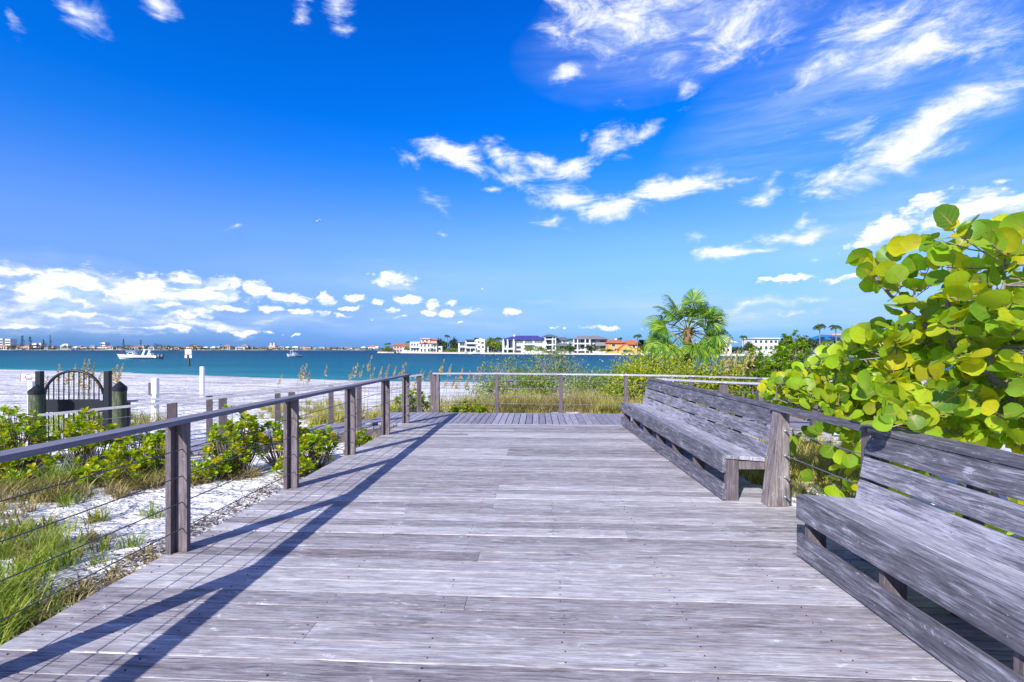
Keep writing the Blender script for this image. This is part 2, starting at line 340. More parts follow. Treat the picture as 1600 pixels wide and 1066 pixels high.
def leafy(name, cols, trans=0.35, rough=0.45, spec=0.35, veins=None, tcol=None):
    """foliage: every leaf its own tone, some light let through"""
    m, t = new_mat(name)
    isl = nd(t, 'ShaderNodeNewGeometry').outputs['Random Per Island']
    k = len(cols)
    c = ramp(t, isl, [(i / max(k - 1, 1), q) for i, q in enumerate(cols)])
    co = nd(t, 'ShaderNodeTexCoord').outputs['Object']
    c = mixc(t, mrange(t, noise(t, co, 9.0, 3, 0.6), 0.3, 0.7, 0.0, 0.5), c, mixc(t, 1.0, c, (0.6, 0.68, 0.5), 'MULTIPLY'))
    if veins:
        uv = nd(t, 'ShaderNodeTexCoord').outputs['UV']
        s = nd(t, 'ShaderNodeSeparateXYZ', {0: uv})
        ax = mth(t, 'ABSOLUTE', mth(t, 'SUBTRACT', s.outputs[0], 0.5))
        mid = mrange(t, ax, 0.014, 0.04, 1, 0)
        q = mth(t, 'SUBTRACT', s.outputs[1], mth(t, 'MULTIPLY', ax, 0.75))
        sv = mth(t, 'ABSOLUTE', mth(t, 'SUBTRACT', mth(t, 'FRACT', mth(t, 'MULTIPLY', q, 5.0)), 0.5))
        side = mrange(t, sv, 0.03, 0.10, 0.6, 0)
        fade = mrange(t, s.outputs[1], 0.95, 0.1, 0.0, 1.0)
        c = mixc(t, mth(t, 'MULTIPLY', mth(t, 'MAXIMUM', mid, side), fade), c, veins)
    if veins:
        sp = mth(t, 'MULTIPLY', mrange(t, noise(t, co, 38.0, 3, 0.6), 0.66, 0.70), mrange(t, noise(t, co, 3.0, 2), 0.45, 0.55))
        c = mixc(t, mth(t, 'MULTIPLY', sp, 0.85), c, (.16, .07, .025))
        rd = nd(t, 'ShaderNodeVectorMath', {0: mapping(t, uv, (-.5, -.5, 0))}, operation='LENGTH').outputs['Value']
        c = mixc(t, mth(t, 'MULTIPLY', mrange(t, rd, .44, .50), mrange(t, noise(t, co, 14.0, 3), .5, .62)), c, (.30, .15, .04))
    b = nd(t, 'ShaderNodeBsdfPrincipled', {'Base Color': c, 'Roughness': rough, 'Specular IOR Level': spec})
    tc = mixc(t, 1.0, c, tcol or (1.5, 1.45, 0.35), 'MULTIPLY')
    tr = nd(t, 'ShaderNodeBsdfTranslucent', {'Color': tc})
    mx = nd(t, 'ShaderNodeMixShader', {0: trans, 1: b, 2: tr})
    finish(t, mx); return m

deck_wood = wood('deck_boards_wood', 'X', (0.13, 0.112, 0.120), (0.345, 0.322, 0.350), (0.63, 0.61, 0.64), warm=(0.45, 0.35, 0.31), contrast=1.25)
walk_wood = wood('walkway_boards_wood', 'Y', (0.14, 0.13, 0.17), (0.27, 0.26, 0.33), (0.46, 0.45, 0.54))
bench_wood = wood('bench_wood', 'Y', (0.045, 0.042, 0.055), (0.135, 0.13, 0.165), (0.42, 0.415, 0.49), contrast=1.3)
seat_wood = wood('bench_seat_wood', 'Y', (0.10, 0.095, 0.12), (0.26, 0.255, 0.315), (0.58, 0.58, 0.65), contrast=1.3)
rail_wood = wood('rail_wood', 'Y', (0.10, 0.097, 0.125), (0.17, 0.165, 0.21), (0.28, 0.275, 0.34), contrast=0.8)
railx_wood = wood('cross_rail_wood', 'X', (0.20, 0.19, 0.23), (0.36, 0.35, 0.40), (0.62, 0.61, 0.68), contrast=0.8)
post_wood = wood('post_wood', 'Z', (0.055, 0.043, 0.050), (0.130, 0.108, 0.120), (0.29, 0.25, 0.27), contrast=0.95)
steel = plain('steel_cable', (0.42, 0.42, 0.45), 0.35, 0.1, 0.85)
cable_dark = plain('weathered_cable', (0.10, 0.10, 0.115), 0.5, 0.2, 0.4)
bolt_m = plain('bolt_metal', (0.55, 0.56, 0.6), 0.35, 0.1, 0.9)
nail_m = plain('nail_dark', (0.02, 0.018, 0.02), 0.7)
# ================================================================== GROUND AND WATER
WATER_Z = -1.5
_sx = np.array([-300, -140, -77, -49, -27.5, -12, 0, 20, 40, 70, 300.0])
_sy = np.array([140, 95, 73.6, 63, 52, 46, 44.5, 45, 47, 52, 60.0])
def snoise(x, y, seed=0):
    r = np.random.default_rng(seed); out = np.zeros_like(x)
    for i in range(10):
        k = r.uniform(0.25, 2.2); a = r.uniform(0, 2 * pi); p = r.uniform(0, 2 * pi)
        out += np.sin(k * (x * math.cos(a) + y * math.sin(a)) + p) / (0.5 + k)
    return out / 6
def ground_z(x, y):
    x = np.asarray(x, float); y = np.asarray(y, float)
    d = np.interp(x, _sx, _sy) - y
    t = np.clip(d / 36, 0, 1); t = t * t * (3 - 2 * t) * 0.45 + t * 0.55
    z = WATER_Z + 0.02 + t * 1.10
    z = np.where(d < 0, WATER_Z + 0.02 + d * 0.06, z)
    z += snoise(x, y, 3) * 0.13 * np.clip(d / 12, 0, 1)
    z += snoise(x * 4, y * 4, 5) * 0.035 * np.clip(d / 8, 0, 1)
    z += 0.20 * np.exp(-((x - 2) / 8) ** 2 - ((y - 17) / 4) ** 2)
    near = np.exp(-((x + 4) / 4) ** 2 - ((y - 4) / 5) ** 2)
    return z + 0.06 * near
def make_ground():
    xs = np.unique(np.concatenate([np.arange(-300, -40, 10), np.arange(-40, -12, 1.0), np.arange(-12, 14, 0.16), np.arange(14, 50, 1.0), np.arange(50, 301, 10)]))
    ys = np.unique(np.concatenate([np.arange(-40, 0, 2.5), np.arange(0, 15, 0.16), np.arange(15, 30, 0.5), np.arange(30, 90, 1.0), np.arange(90, 170, 5)]))
    X, Y = np.meshgrid(xs, ys); Z = ground_z(X, Y)
    nx, ny = len(xs), len(ys)
    i = np.arange(nx * ny).reshape(ny, nx)
    Fa = np.stack([i[:-1, :-1], i[:-1, 1:], i[1:, 1:], i[1:, :-1]], -1).reshape(-1, 4)
    m, t = new_mat('white_sand')
    co = nd(t, 'ShaderNodeTexCoord').outputs['Object']
    n1 = noise(t, co, 1.4, 6, 0.6)
    c = mixc(t, n1, (0.66, 0.65, 0.66), (0.84, 0.83, 0.83))
    # wrack, leaf litter and twigs in drifts
    drift = noise(t, mapping(t, co, scale=(0.35, 1.2, 1)), 1.0, 5, 0.6, 0.3)
    bits = noise(t, mapping(t, co, rot=(0, 0, 0.5), scale=(1, 2.2, 1)), 26.0, 3, 0.7, 0.8)
    lit = mth(t, 'MULTIPLY', mrange(t, bits, 0.56, 0.66), mrange(t, drift, 0.42, 0.66))
    c = mixc(t, mth(t, 'MULTIPLY', lit, 0.8), c, (0.16, 0.12, 0.11))
    wr = noise(t, mapping(t, co, rot=(0, 0, 0.32), scale=(0.30, 1.5, 1)), 1.0, 8, 0.75, 0.6)
    wr2 = noise(t, mapping(t, co, rot=(0, 0, 0.22), scale=(0.09, 0.36, 1)), 1.0, 8, 0.78, 0.4)
    sp = nd(t, 'ShaderNodeSeparateXYZ', {0: co})
    c = mixc(t, mth(t, 'MULTIPLY', mrange(t, wr2, 0.505, 0.565, 0, 0.62), mrange(t, sp.outputs[1], 11, 20)), c, (0.27, 0.24, 0.26))
    far = mrange(t, sp.outputs[1], 12, 18)
    c = mixc(t, mth(t, 'MULTIPLY', mrange(t, wr, 0.548, 0.575, 0, 0.75), far), c, (0.24, 0.215, 0.24))
    wet = mrange(t, sp.outputs[2], WATER_Z + 0.10, WATER_Z - 0.02)
    c = mixc(t, mth(t, 'MULTIPLY', wet, 0.5), c, (0.35, 0.33, 0.30))
    foot = noise(t, co, 4.5, 5, 0.55, 0.3)
    foot2 = noise(t, mapping(t, co, scale=(0.8, 1.7, 1)), 1.6, 4, 0.6, 0.4)
    h = mth(t, 'ADD', mth(t, 'MULTIPLY', foot, 0.5), foot2)
    bp = nd(t, 'ShaderNodeBump', {'Strength': 0.9, 'Distance': 0.2, 'Height': h}).outputs[0]
    bp = nd(t, 'ShaderNodeBump', {'Strength': 0.35, 'Distance': 0.01, 'Height': bits, 'Normal': bp}).outputs[0]
    finish(t, nd(t, 'ShaderNodeBsdfPrincipled', {'Base Color': c, 'Roughness': 0.95, 'Specular IOR Level': 0.1, 'Normal': bp}))
    o = link_mesh('beach_sand', arr_mesh('beach_sand', np.stack([X, Y, Z], -1).reshape(-1, 3), Fa, m, smooth=True))
    return tag(o, kind='structure')
make_ground()
def make_water():
    xs = np.array([-9000, -1500, -300, 0, 300, 1500, 9000.0]); ys = np.array([20, 60, 200, 700, 2000, 12000.0])
    X, Y = np.meshgrid(xs, ys); nx, ny = len(xs), len(ys)
    i = np.arange(nx * ny).reshape(ny, nx)
    Fa = np.stack([i[:-1, :-1], i[:-1, 1:], i[1:, 1:], i[1:, :-1]], -1).reshape(-1, 4)
    m, t = new_mat('sea_water')
    co = nd(t, 'ShaderNodeTexCoord').outputs['Object']
    s = nd(t, 'ShaderNodeSeparateXYZ', {0: co})
    big = noise(t, mapping(t, co, scale=(0.35, 1.0, 1)), 0.03, 4, 0.6)
    dep = mth(t, 'ADD', s.outputs[1], mth(t, 'MULTIPLY', mth(t, 'SUBTRACT', big, 0.5), 90.0))
    dep = mth(t, 'ADD', dep, mth(t, 'MULTIPLY', s.outputs[0], 0.35))
    c = ramp(t, mrange(t, dep, 42, 300), [(0, (0.022, 0.21, 0.27)), (0.08, (0.006, 0.135, 0.205)), (0.4, (0.002, 0.085, 0.155)), (1, (0.001, 0.05, 0.105))])
    rip = noise(t, mapping(t, co, scale=(0.45, 1.6, 1)), 0.55, 6, 0.66, 0.4)
    c = mixc(t, mrange(t, rip, 0.3, 0.7), mixc(t, 1.0, c, (0.62, 0.70, 0.78), 'MULTIPLY'), mixc(t, 1.0, c, (1.35, 1.25, 1.15), 'MULTIPLY'))
    cap = mth(t, 'MULTIPLY', mrange(t, noise(t, mapping(t, co, scale=(0.4, 1.5, 1)), 1.1, 5, 0.7), 0.70, 0.76), mrange(t, noise(t, co, 0.05, 3), 0.5, 0.65))
    c = mixc(t, mth(t, 'MULTIPLY', cap, 0.6), c, (0.75, 0.85, 0.9))
    bp = nd(t, 'ShaderNodeBump', {'Strength': 0.8, 'Distance': 0.5, 'Height': rip}).outputs[0]
    bp = nd(t, 'ShaderNodeBump', {'Strength': 0.5, 'Distance': 0.12, 'Height': noise(t, mapping(t, co, scale=(0.7, 1.5, 1)), 2.6, 4, 0.6), 'Normal': bp}).outputs[0]
    finish(t, nd(t, 'ShaderNodeBsdfPrincipled', {'Base Color': c, 'Roughness': 0.35, 'Specular IOR Level': 0.025, 'IOR': 1.33, 'Normal': bp}))
    V = np.stack([X, Y, np.full_like(X, WATER_Z)], -1).reshape(-1, 3)
    return tag(link_mesh('sea', arr_mesh('sea', V, Fa, m)), kind='structure')
make_water()

# ================================================================== DECK
DYAW = math.atan(0.0514)
RV = Vector((math.cos(DYAW), -math.sin(DYAW), 0)); DV = Vector((math.sin(DYAW), math.cos(DYAW), 0))
DO = Vector((-2.8916, 0, 0))
def deck_pt(r, d, z=0.0): return DO + RV * r + DV * d + Vector((0, 0, z))
def to_local(x, y):
    v = Vector((x, y, 0)) - DO
    return v.dot(RV), v.dot(DV)
PITCH = 0.171; D_END = 10.47
def right_edge(d):                                   # deck's right edge, following the benches
    y = d - 0.3; x = 2.84 + 0.0135 * (y - 5)
    r, _ = to_local(x, y); return r
def make_deck():
    rg = np.random.default_rng(11)
    mb = MB(); nails = MB()
    k0 = int(math.floor((-2.2 - 2.767) / PITCH)); k1 = int(math.floor((D_END - 2.767) / PITCH))
    for k in range(k0, k1 + 1):
        d0 = 2.767 + k * PITCH + 0.0052; d1 = min(d0 + PITCH - 0.0104, D_END)
        if d1 - d0 < 0.03: continue
        re = right_edge((d0 + d1) / 2)
        cuts = [0.0 + rg.normal(0, .004)]
        r = rg.choice([1.6, 2.44, 3.66, 4.88, 9, 9])
        while r < re - 0.5: cuts.append(r); r += rg.choice([3.66, 4.88])
        cuts.append(re)
        for a, b in zip(cuts[:-1], cuts[1:]):
            zt = rg.normal(0, 0.0012)
            a2, b2 = a + 0.0012, b - 0.0012
            mb.box(a2, b2, d0, d1, -0.038, zt)
        if d1 < 7:
            for jr in np.arange(0.12, re, 0.73):
                for dd in (d0 + 0.035, d1 - 0.035):
                    if rg.random() < 0.3: continue
                    rr = jr + rg.normal(0, 0.008); q = 0.0032
                    nails.box(rr - q, rr + q, dd - q, dd + q, -0.002, 0.0036)
    for v, f in ((nails.v, nails.f),):
        b = len(mb.v); mb.v += v; mb.f += [tuple(i + b for i in ff) for ff in f]; mb.m += [1] * len(f); mb.sm += [False] * len(f)
    o = mb.build('deck', [deck_wood, nail_m], None, bevel=0.0)
    o.location = DO; o.rotation_euler = (0, 0, -DYAW)
    tag(o, kind='structure')
    # sand drifted into the joints, on top of the joists
    sb = MB()
    sb.box(0.02, right_edge(3) - 0.3, -2.2, D_END - 0.02, -0.036, -0.0055)
    fill, ft = new_mat('sand_in_joints')
    fc = nd(ft, 'ShaderNodeTexCoord').outputs['Object']; fx = nd(ft, 'ShaderNodeSeparateXYZ', {0: fc}).outputs[0]
    fn = mth(ft, 'SUBTRACT', noise(ft, mapping(ft, fc, scale=(.5, 3, 1)), 1.6, 5, .65), mth(ft, 'MULTIPLY', mth(ft, 'SUBTRACT', fx, 2.0), 0.085))
    finish(ft, nd(ft, 'ShaderNodeBsdfPrincipled', {'Base Color': mixc(ft, mrange(ft, fn, .40, .52), (.05, .043, .045), (.80, .78, .80)), 'Roughness': .95, 'Specular IOR Level': .1}))
    so = sb.build('joint_sand', fill); so.location = DO; so.rotation_euler = (0, 0, -DYAW)
    tag(so, kind='structure')
    fb = MB(); fb.box(0.0, 0.04, -2.2, D_END, -0.24, -0.040); fb.box(0.3, right_edge(5), D_END - 0.06, D_END - 0.015, -0.24, -0.040)
    for jr in np.arange(0.5, 5.4, 0.61): fb.box(jr, jr + 0.045, -2.2, D_END - 0.07, -0.22, -0.0405)
    fo = fb.build('deck_joists', wood('joist_wood', 'Y', (.06, .05, .05), (.11, .10, .10), (.18, .17, .17))); fo.location = DO; fo.rotation_euler = (0, 0, -DYAW)
    tag(fo, kind='structure')
make_deck()

WP = 0.146
W_NEAR, W_FAR = D_END + 0.004, 12.28
def make_boardwalk():
    rg = np.random.default_rng(5); mb = MB()
    for k in range(-6, 62):
        r0 = 0.02 + k * WP; r1 = r0 + WP - 0.017
        dz = -0.004 - 0.012 * max(0, r0 - 5.2) + rg.normal(0, 0.0015)
        nearcut = W_NEAR
        if r0 < 0: nearcut = W_NEAR + (-r0) * 0.10
        mb.box(r0, r1, nearcut, W_FAR + rg.normal(0, .006), -0.045 + dz, dz)
    mb.box(-0.8, 9.0, W_FAR - 0.05, W_FAR - 0.01, -0.30, -0.052); mb.box(0.0, 9.0, W_NEAR + 0.03, W_NEAR + 0.07, -0.30, -0.052)
    o = mb.build('boardwalk', walk_wood); o.location = DO; o.rotation_euler = (0, 0, -DYAW)
    tag(o, kind='structure')
make_boardwalk()
# ramp going down to the beach gate on the left
RA, RB = Vector((-2.30, 10.62, 0)), Vector((-7.9, 7.83, 0))      # near side line
RFA, RFB = Vector((-2.02, 12.45, 0)), Vector((-8.4, 9.65, 0))    # far side line
def ramp_z(u): return -0.008 - 0.46 * u
def make_ramp():
    rg = np.random.default_rng(8); mb = MB(); n = 44
    for i in range(n):
        u0, u1 = (i + 0.06) / n, (i + 0.94) / n
        q = []
        for z in (-0.045, 0):
            a, b, c, d = RA.lerp(RB, u1), RA.lerp(RB, u0), RFA.lerp(RFB, u0), RFA.lerp(RFB, u1)
            for p, u in ((a, u1), (b, u0), (c, u0), (d, u1)): q.append((p.x, p.y, ramp_z(u) + z))
        mb.hexa(q)
    o = mb.build('beach_ramp', walk_wood); tag(o, kind='structure')
    fb = MB()
    a, b = RA.copy(), RB.copy(); a.z, b.z = ramp_z(0) - 0.15, ramp_z(1) - 0.15
    off = (RFA - RA).normalized() * 0.03
    fb.beam(a + off, b + off, 0.04, 0.19)
    a, b = RFA.copy(), RFB.copy(); a.z, b.z = ramp_z(0) - 0.15, ramp_z(1) - 0.15
    fb.beam(a - off, b - off, 0.04, 0.19)
    tag(fb.build('ramp_stringers', post_wood), kind='structure')
make_ramp()

# ================================================================== RAILINGS
def cable_run(mb, pts, r=0.004, sag=0.0):
    for a, b in zip(pts[:-1], pts[1:]): mb.tube([a, b], r, 5, cap=False)
def make_left_railing():
    root = thing('cable_railing', 'long weathered timber railing with thin cables along the left deck edge', 'railing', DO, -DYAW)
    ds = [0.25, 2.02, 3.785, 5.545, 7.31, 9.02, 10.42]
    for i, d in enumerate(ds):
        mb = MB()
        # outer plank along the rail, inner board across it
        mb.box(0.002, 0.047, d, d + 0.14, -0.03, 1.012)
        mb.box(0.050, 0.140, d + 0.050, d + 0.093, 0.001, 1.012)
        p = mb.build('post', post_wood, root, bevel=0.003)
        if i == len(ds) - 1:
            for z in (0.19, 0.395, 0.60, 0.81):
                bb = MB(); bb.tube([(0.105, d + 0.045, z), (0.105, d + 0.018, z)], 0.014, 8); bb.tube([(0.105, d + 0.02, z), (0.105, d - 0.10, z)], 0.007, 6)
                bb.build('cable_fitting', bolt_m, p)
    mb = MB()
    cuts = [-0.9, 2.10, 6.9, 10.62]
    for a, b in zip(cuts[:-1], cuts[1:]): mb.box(0.0, 0.142, a + 0.001, b - 0.001, 1.0135, 1.05)
    mb.build('top_rail', rail_wood, root, bevel=0.004)
    for z in (0.19, 0.395, 0.60, 0.81):
        cb = MB(); cable_run(cb, [(0.105, -0.9, z)] + [(0.105, d + 0.07, z - 0.004 * (i % 2)) for i, d in enumerate(ds)], 0.0042)
        cb.build('cable', cable_dark, root)
make_left_railing()
def simple_railing(label, pts, widths, zf, zr, group, railw=0.14, mat_rail=railx_wood, postmat=post_wood, cab=4, doubles=()):
    """pts: post positions; zf/zr: floor and rail heights at the posts"""
    root = thing('cable_railing', label, 'railing', (pts[0][0], pts[0][1], zf[0]), 0, group)
    o = Vector(root.location)
    for i, (x, y) in enumerate(pts):
        mb = MB(); d = Vector(pts[min(i + 1, len(pts) - 1)]) - Vector(pts[max(i - 1, 0)])
        d = Vector((d.x, d.y, 0)).normalized(); nrm = Vector((-d.y, d.x, 0))
        w = widths[i]; b = Vector((x, y, 0)) - o
        for (c, ww, tt) in ([(b, w, 0.09)] if i not in doubles else [(b - d * 0.06, w, 0.045), (b + d * 0.062, w * 0.5, 0.14)]):
            q = []
            for z in (zf[i] - o.z - 0.06, zr[i] - o.z - 0.037):
                for sx, sy in ((-1, -1), (1, -1), (1, 1), (-1, 1)):
                    q.append((c.x + d.x * sx * ww / 2 + nrm.x * sy * tt / 2, c.y + d.y * sx * ww / 2 + nrm.y * sy * tt / 2, z))
            mb.hexa(q)
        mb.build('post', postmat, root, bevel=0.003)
    rb = MB()
    ext = [Vector((x, y, z)) - o for (x, y), z in zip(pts, zr)]
    for a, b in zip(ext[:-1], ext[1:]):
        u = (b - a).normalized()
        rb.beam(a - Vector((0, 0, 0.018)) - u * 0.07, b - Vector((0, 0, 0.018)) + u * 0.069, railw, 0.036)
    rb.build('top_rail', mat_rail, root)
    for k in range(cab):
        cb = MB(); h = (k + 1) / (cab + 1)
        cable_run(cb, [Vector((x, y, a + (b - a) * h)) - o for (x, y), a, b in zip(pts, zf, zr)], 0.004)
        cb.build('cable', steel, root)
    return root
GR = 'cable railings of the boardwalk'
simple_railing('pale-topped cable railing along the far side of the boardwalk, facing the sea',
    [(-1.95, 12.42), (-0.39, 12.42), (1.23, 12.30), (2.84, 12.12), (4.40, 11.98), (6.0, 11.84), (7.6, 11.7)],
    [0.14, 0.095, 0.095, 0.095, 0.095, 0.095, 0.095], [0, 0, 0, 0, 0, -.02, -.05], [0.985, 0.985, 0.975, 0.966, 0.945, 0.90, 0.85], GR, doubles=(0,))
simple_railing('cable railing on the near side of the sloping ramp toward the arched gate',
    [(-3.20, 10.17), (-4.35, 9.60), (-5.40, 9.08), (-6.10, 8.73), (-7.75, 7.9)], [0.10, 0.12, 0.13, 0.15, 0.13],
    [-.09, -.18, -.26, -.32, -.46], [.866, .782, .716, .662, .53], GR, railw=0.09)
simple_railing('cable railing on the seaward side of the sloping ramp, behind the near one',
    [(-2.35, 12.3), (-4.28, 11.5), (-5.30, 11.0), (-6.5, 10.45), (-7.8, 9.85)], [0.10, 0.11, 0.12, 0.11, 0.11],
    [-.03, -.13, -.19, -.30, -.44], [.95, .765, .688, .63, .55], GR)
simple_railing('short cable railing behind the far bench, beside the yellow leaves',
    [(3.05, 10.15), (4.25, 9.78), (4.95, 9.68), (5.9, 9.5), (7.2, 9.3)], [0.11, 0.165, 0.10, 0.10, 0.10], [0, 0, -.01, -.02, -.05], [0.985, 0.945, 0.925, 0.90, 0.86], GR, railw=0.16)

# ================================================================== BENCHES
BX = 0.0135
def make_bench(label, y0, y1, legs, zoff=0.0, cap=False):
    """y0 near end, y1 far end; built along local Y, front toward -x"""
    x0 = 2.133 + BX * y0
    root = thing('slatted_bench', label, 'bench', (x0, y0, 0), -math.atan(BX), 'weathered plank benches on the deck')
    L = y1 - y0
    def dots(m_, x, zz):
        for ly in legs:
            for z in zz:
                xx = x(z) if callable(x) else x
                m_.tube([(xx, ly - y0 + 0.02, z), (xx + 0.005, ly - y0 + 0.02, z)], 0.005, 6, mat=1)
    # front board and kick board
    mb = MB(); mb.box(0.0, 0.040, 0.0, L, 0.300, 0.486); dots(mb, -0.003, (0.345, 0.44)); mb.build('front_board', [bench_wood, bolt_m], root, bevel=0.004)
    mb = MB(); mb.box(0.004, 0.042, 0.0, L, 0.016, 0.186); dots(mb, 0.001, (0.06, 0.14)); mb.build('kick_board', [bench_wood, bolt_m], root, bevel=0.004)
    # seat: two wide planks and a narrow one, tilted back a little
    mb = MB()
    def zs(x): return 0.487 - 0.075 * (x - 0.04)
    for a, b in ((0.044, 0.178), (0.184, 0.318), (0.324, 0.448)):
        off = 0.0
        mb.hexa([(a, off, zs(a) - 0.04), (b, off, zs(b) - 0.04), (b, L - .01, zs(b) - 0.04), (a, L - .01, zs(a) - 0.04),
                 (a, off, zs(a)), (b, off, zs(b)), (b, L - .01, zs(b)), (a, L - .01, zs(a))])
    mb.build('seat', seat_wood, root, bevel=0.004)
    # backrest: three wide planks leaning back
    mb = MB(); lean = 0.20
    def bx(z): return 0.452 + lean * (z - 0.46)
    for a, b in ((0.452, 0.600), (0.622, 0.775), (0.797, 0.958)):
        # split into two lengths so the joint shows
        for s0, s1 in ((0.0, L * 0.47), (L * 0.47 + 0.003, L)):
            mb.hexa([(bx(a), s0, a), (bx(a) + 0.04, s0, a - 0.008), (bx(a) + 0.04, s1, a - 0.008), (bx(a), s1, a),
                     (bx(b), s0, b), (bx(b) + 0.04, s0, b - 0.008), (bx(b) + 0.04, s1, b - 0.008), (bx(b), s1, b)])
    dots(mb, lambda z: bx(z) - 0.003, (0.50, 0.56, 0.66, 0.73, 0.84, 0.92))
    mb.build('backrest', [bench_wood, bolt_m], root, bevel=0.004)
    for ly in legs:
        lb = MB(); y = ly - y0
        lb.box(0.046, 0.183, y, y + 0.045, 0.001, 0.44)                       # front post
        lb.box(0.187, 0.47, y + 0.003, y + 0.042, 0.33, 0.415)                 # bearer under the seat
        lb.build('leg', post_wood, root, bevel=0.003)
        ub = MB()
        ub.hexa([(0.475, y, 0.001), (0.60, y, 0.001), (0.60, y + .045, 0.001), (0.475, y + .045, 0.001),
                 (bx(0.93) + .043, y, 0.94), (bx(0.93) + 0.12, y, 0.94), (bx(0.93) + 0.12, y + .045, 0.94), (bx(0.93) + .043, y + .045, 0.94)])
        ub.build('back_support', post_wood, root, bevel=0.003)
    # cap plank on the back
    cb = MB(); cb.box(bx(0.958) - 0.012, bx(0.958) + (0.19 if cap else 0.10), 0.0, L, 0.962, 0.999); cb.build('cap_board', bench_wood, root, bevel=0.004)
    return root
make_bench('long weathered bench farther back on the deck, seat seen end on beside a bolted post', 5.10, 10.13, [5.12, 6.05, 6.86, 7.66, 8.46, 9.26, 10.05])
make_bench('near weathered bench running out of the lower right corner under the round-leaved bush', -1.2, 3.74, [-1.0, -0.3, 0.5, 1.3, 2.1, 2.90, 3.66], cap=True)

def make_right_railing():
    root = thing('cable_railing', 'short railing piece bridging the gap between the two benches', 'railing', (2.60, 5.0, 0))
    o = Vector((2.60, 5.0, 0))
    pb = MB()                                                             # broad plank post with bolts at the end of the far bench
    pb.hexa([(-0.005, -0.07, 0.0), (0.215, -0.07, 0.0), (0.215, 0.075, 0.0), (-0.005, 0.075, 0.0), (0.118, -0.07, 0.960), (0.215, -0.07, 0.960), (0.215, 0.075, 0.960), (0.118, 0.075, 0.960)])
    post = pb.build('post', plank_end, root, bevel=0.004)
    pb = MB(); pb.box(0.125, 0.175, -1.30, -1.20, -0.02, 0.962); pb.build('post', post_wood, root, bevel=0.003)
    rb = MB(); rb.beam((0.175, 0.10, 0.981), (0.17, -1.262, 0.981), 0.15, 0.037); rb.build('top_rail', bench_wood, root, bevel=0.003)
    for z in (0.10, 0.30, 0.52, 0.77):
        fb = MB(); cb = MB(); cb.tube([(0.165, -0.05, z), (0.15, -1.25, z)], 0.0045, 5, cap=False); cb.build('cable', steel, root)
        fb.tube([(0.165, -0.068, z), (0.165, -0.085, z)], 0.016, 8); fb.tube([(0.165, -0.08, z), (0.162, -0.16, z)], 0.008, 6)
        fb.build('cable_fitting', bolt_m, post)
plank_end = wood('bolted_plank_wood', 'Z', (0.09, 0.075, 0.08), (0.23, 0.195, 0.205), (0.46, 0.41, 0.42), contrast=1.4)
make_right_railing()
# ================================================================== VEGETATION
LEAF = dict(
    grape=leafy('sea_grape_leaf', [(.07, .19, .02), (.28, .52, .03), (.40, .64, .03), (.54, .70, .03), (.10, .26, .04), (.76, .68, .02), (.14, .32, .03), (.42, .64, .05), (.26, .36, .03), (.34, .56, .03), (.82, .72, .02), (.38, .62, .03)], 0.55, 0.38, 0.35, veins=(.55, .32, .12)),
    rosette=leafy('shrub_leaf', [(.11, .25, .01), (.25, .45, .012), (.40, .54, .015), (.17, .34, .012), (.30, .48, .015), (.80, .62, .01), (.42, .56, .015), (.14, .28, .01), (.62, .40, .02), (.22, .38, .012)], 0.38, 0.35, 0.4),
    bush=leafy('bush_leaf', [(.07, .12, .02), (.16, .24, .03), (.26, .33, .04), (.10, .17, .025), (.36, .38, .07)], 0.3),
    gold=leafy('gold_bush_leaf', [(.12, .22, .02), (.28, .40, .03), (.42, .46, .03), (.09, .17, .02), (.60, .50, .03), (.20, .32, .03)], 0.35),
    dark=leafy('dark_tree_leaf', [(.015, .035, .012), (.035, .07, .018), (.06, .11, .02), (.025, .055, .02)], 0.15),
    fan=leafy('fan_palm_leaf', [(.05, .15, .02), (.11, .25, .02), (.20, .36, .03), (.32, .42, .04)], 0.3, 0.4, 0.4),
    palm=leafy('feather_palm_leaf', [(.03, .07, .02), (.06, .12, .025), (.10, .16, .03)], 0.2),
    green=leafy('green_grass_blade', [(.13, .22, .03), (.26, .36, .05), (.42, .46, .09), (.17, .28, .04), (.60, .54, .18)], 0.35, 0.6, 0.2),
    shrub=leafy('upright_shrub_leaf', [(.10, .24, .02), (.22, .42, .025), (.34, .52, .03), (.16, .32, .02), (.46, .56, .03), (.08, .18, .02)], 0.4),
    straw=leafy('straw_grass_blade', [(.30, .22, .10), (.42, .33, .15), (.22, .15, .08), (.50, .42, .22), (.30, .30, .10)], 0.25, 0.7, 0.15, tcol=(1.1, 1.0, .7)),
    dune=leafy('dune_grass_blade', [(.36, .34, .06), (.58, .50, .15), (.72, .60, .26), (.26, .32, .05), (.50, .48, .09)], 0.3, 0.65, 0.15, tcol=(1.15, 1.05, .5)),
    oat=leafy('sea_oat_spikelet', [(.50, .36, .14), (.62, .48, .22), (.42, .28, .10), (.70, .58, .34)], 0.3, 0.7, 0.15, tcol=(1.1, 1.0, .6)))
bark = wood('grey_bark', 'Z', (.10, .085, .08), (.22, .19, .18), (.40, .36, .34), grain=1.5)
twig_m = plain('twig_bark', (.20, .16, .135), 0.85, 0.3, nscale=14)
pale_twig = plain('bare_grey_twig', (.40, .36, .36), 0.85, 0.25, nscale=14)
boot_m = plain('palm_boots', (.22, .13, .07), 0.9, 0.4, nscale=20)
petiole_m = plain('palm_petiole', (.22, .26, .06), 0.6, 0.3, nscale=8)
litter_m = leafy('leaf_litter', [(.05, .035, .03), (.11, .07, .055), (.17, .12, .10), (.08, .055, .05), (.24, .18, .14)], 0.05, 0.9, 0.1)

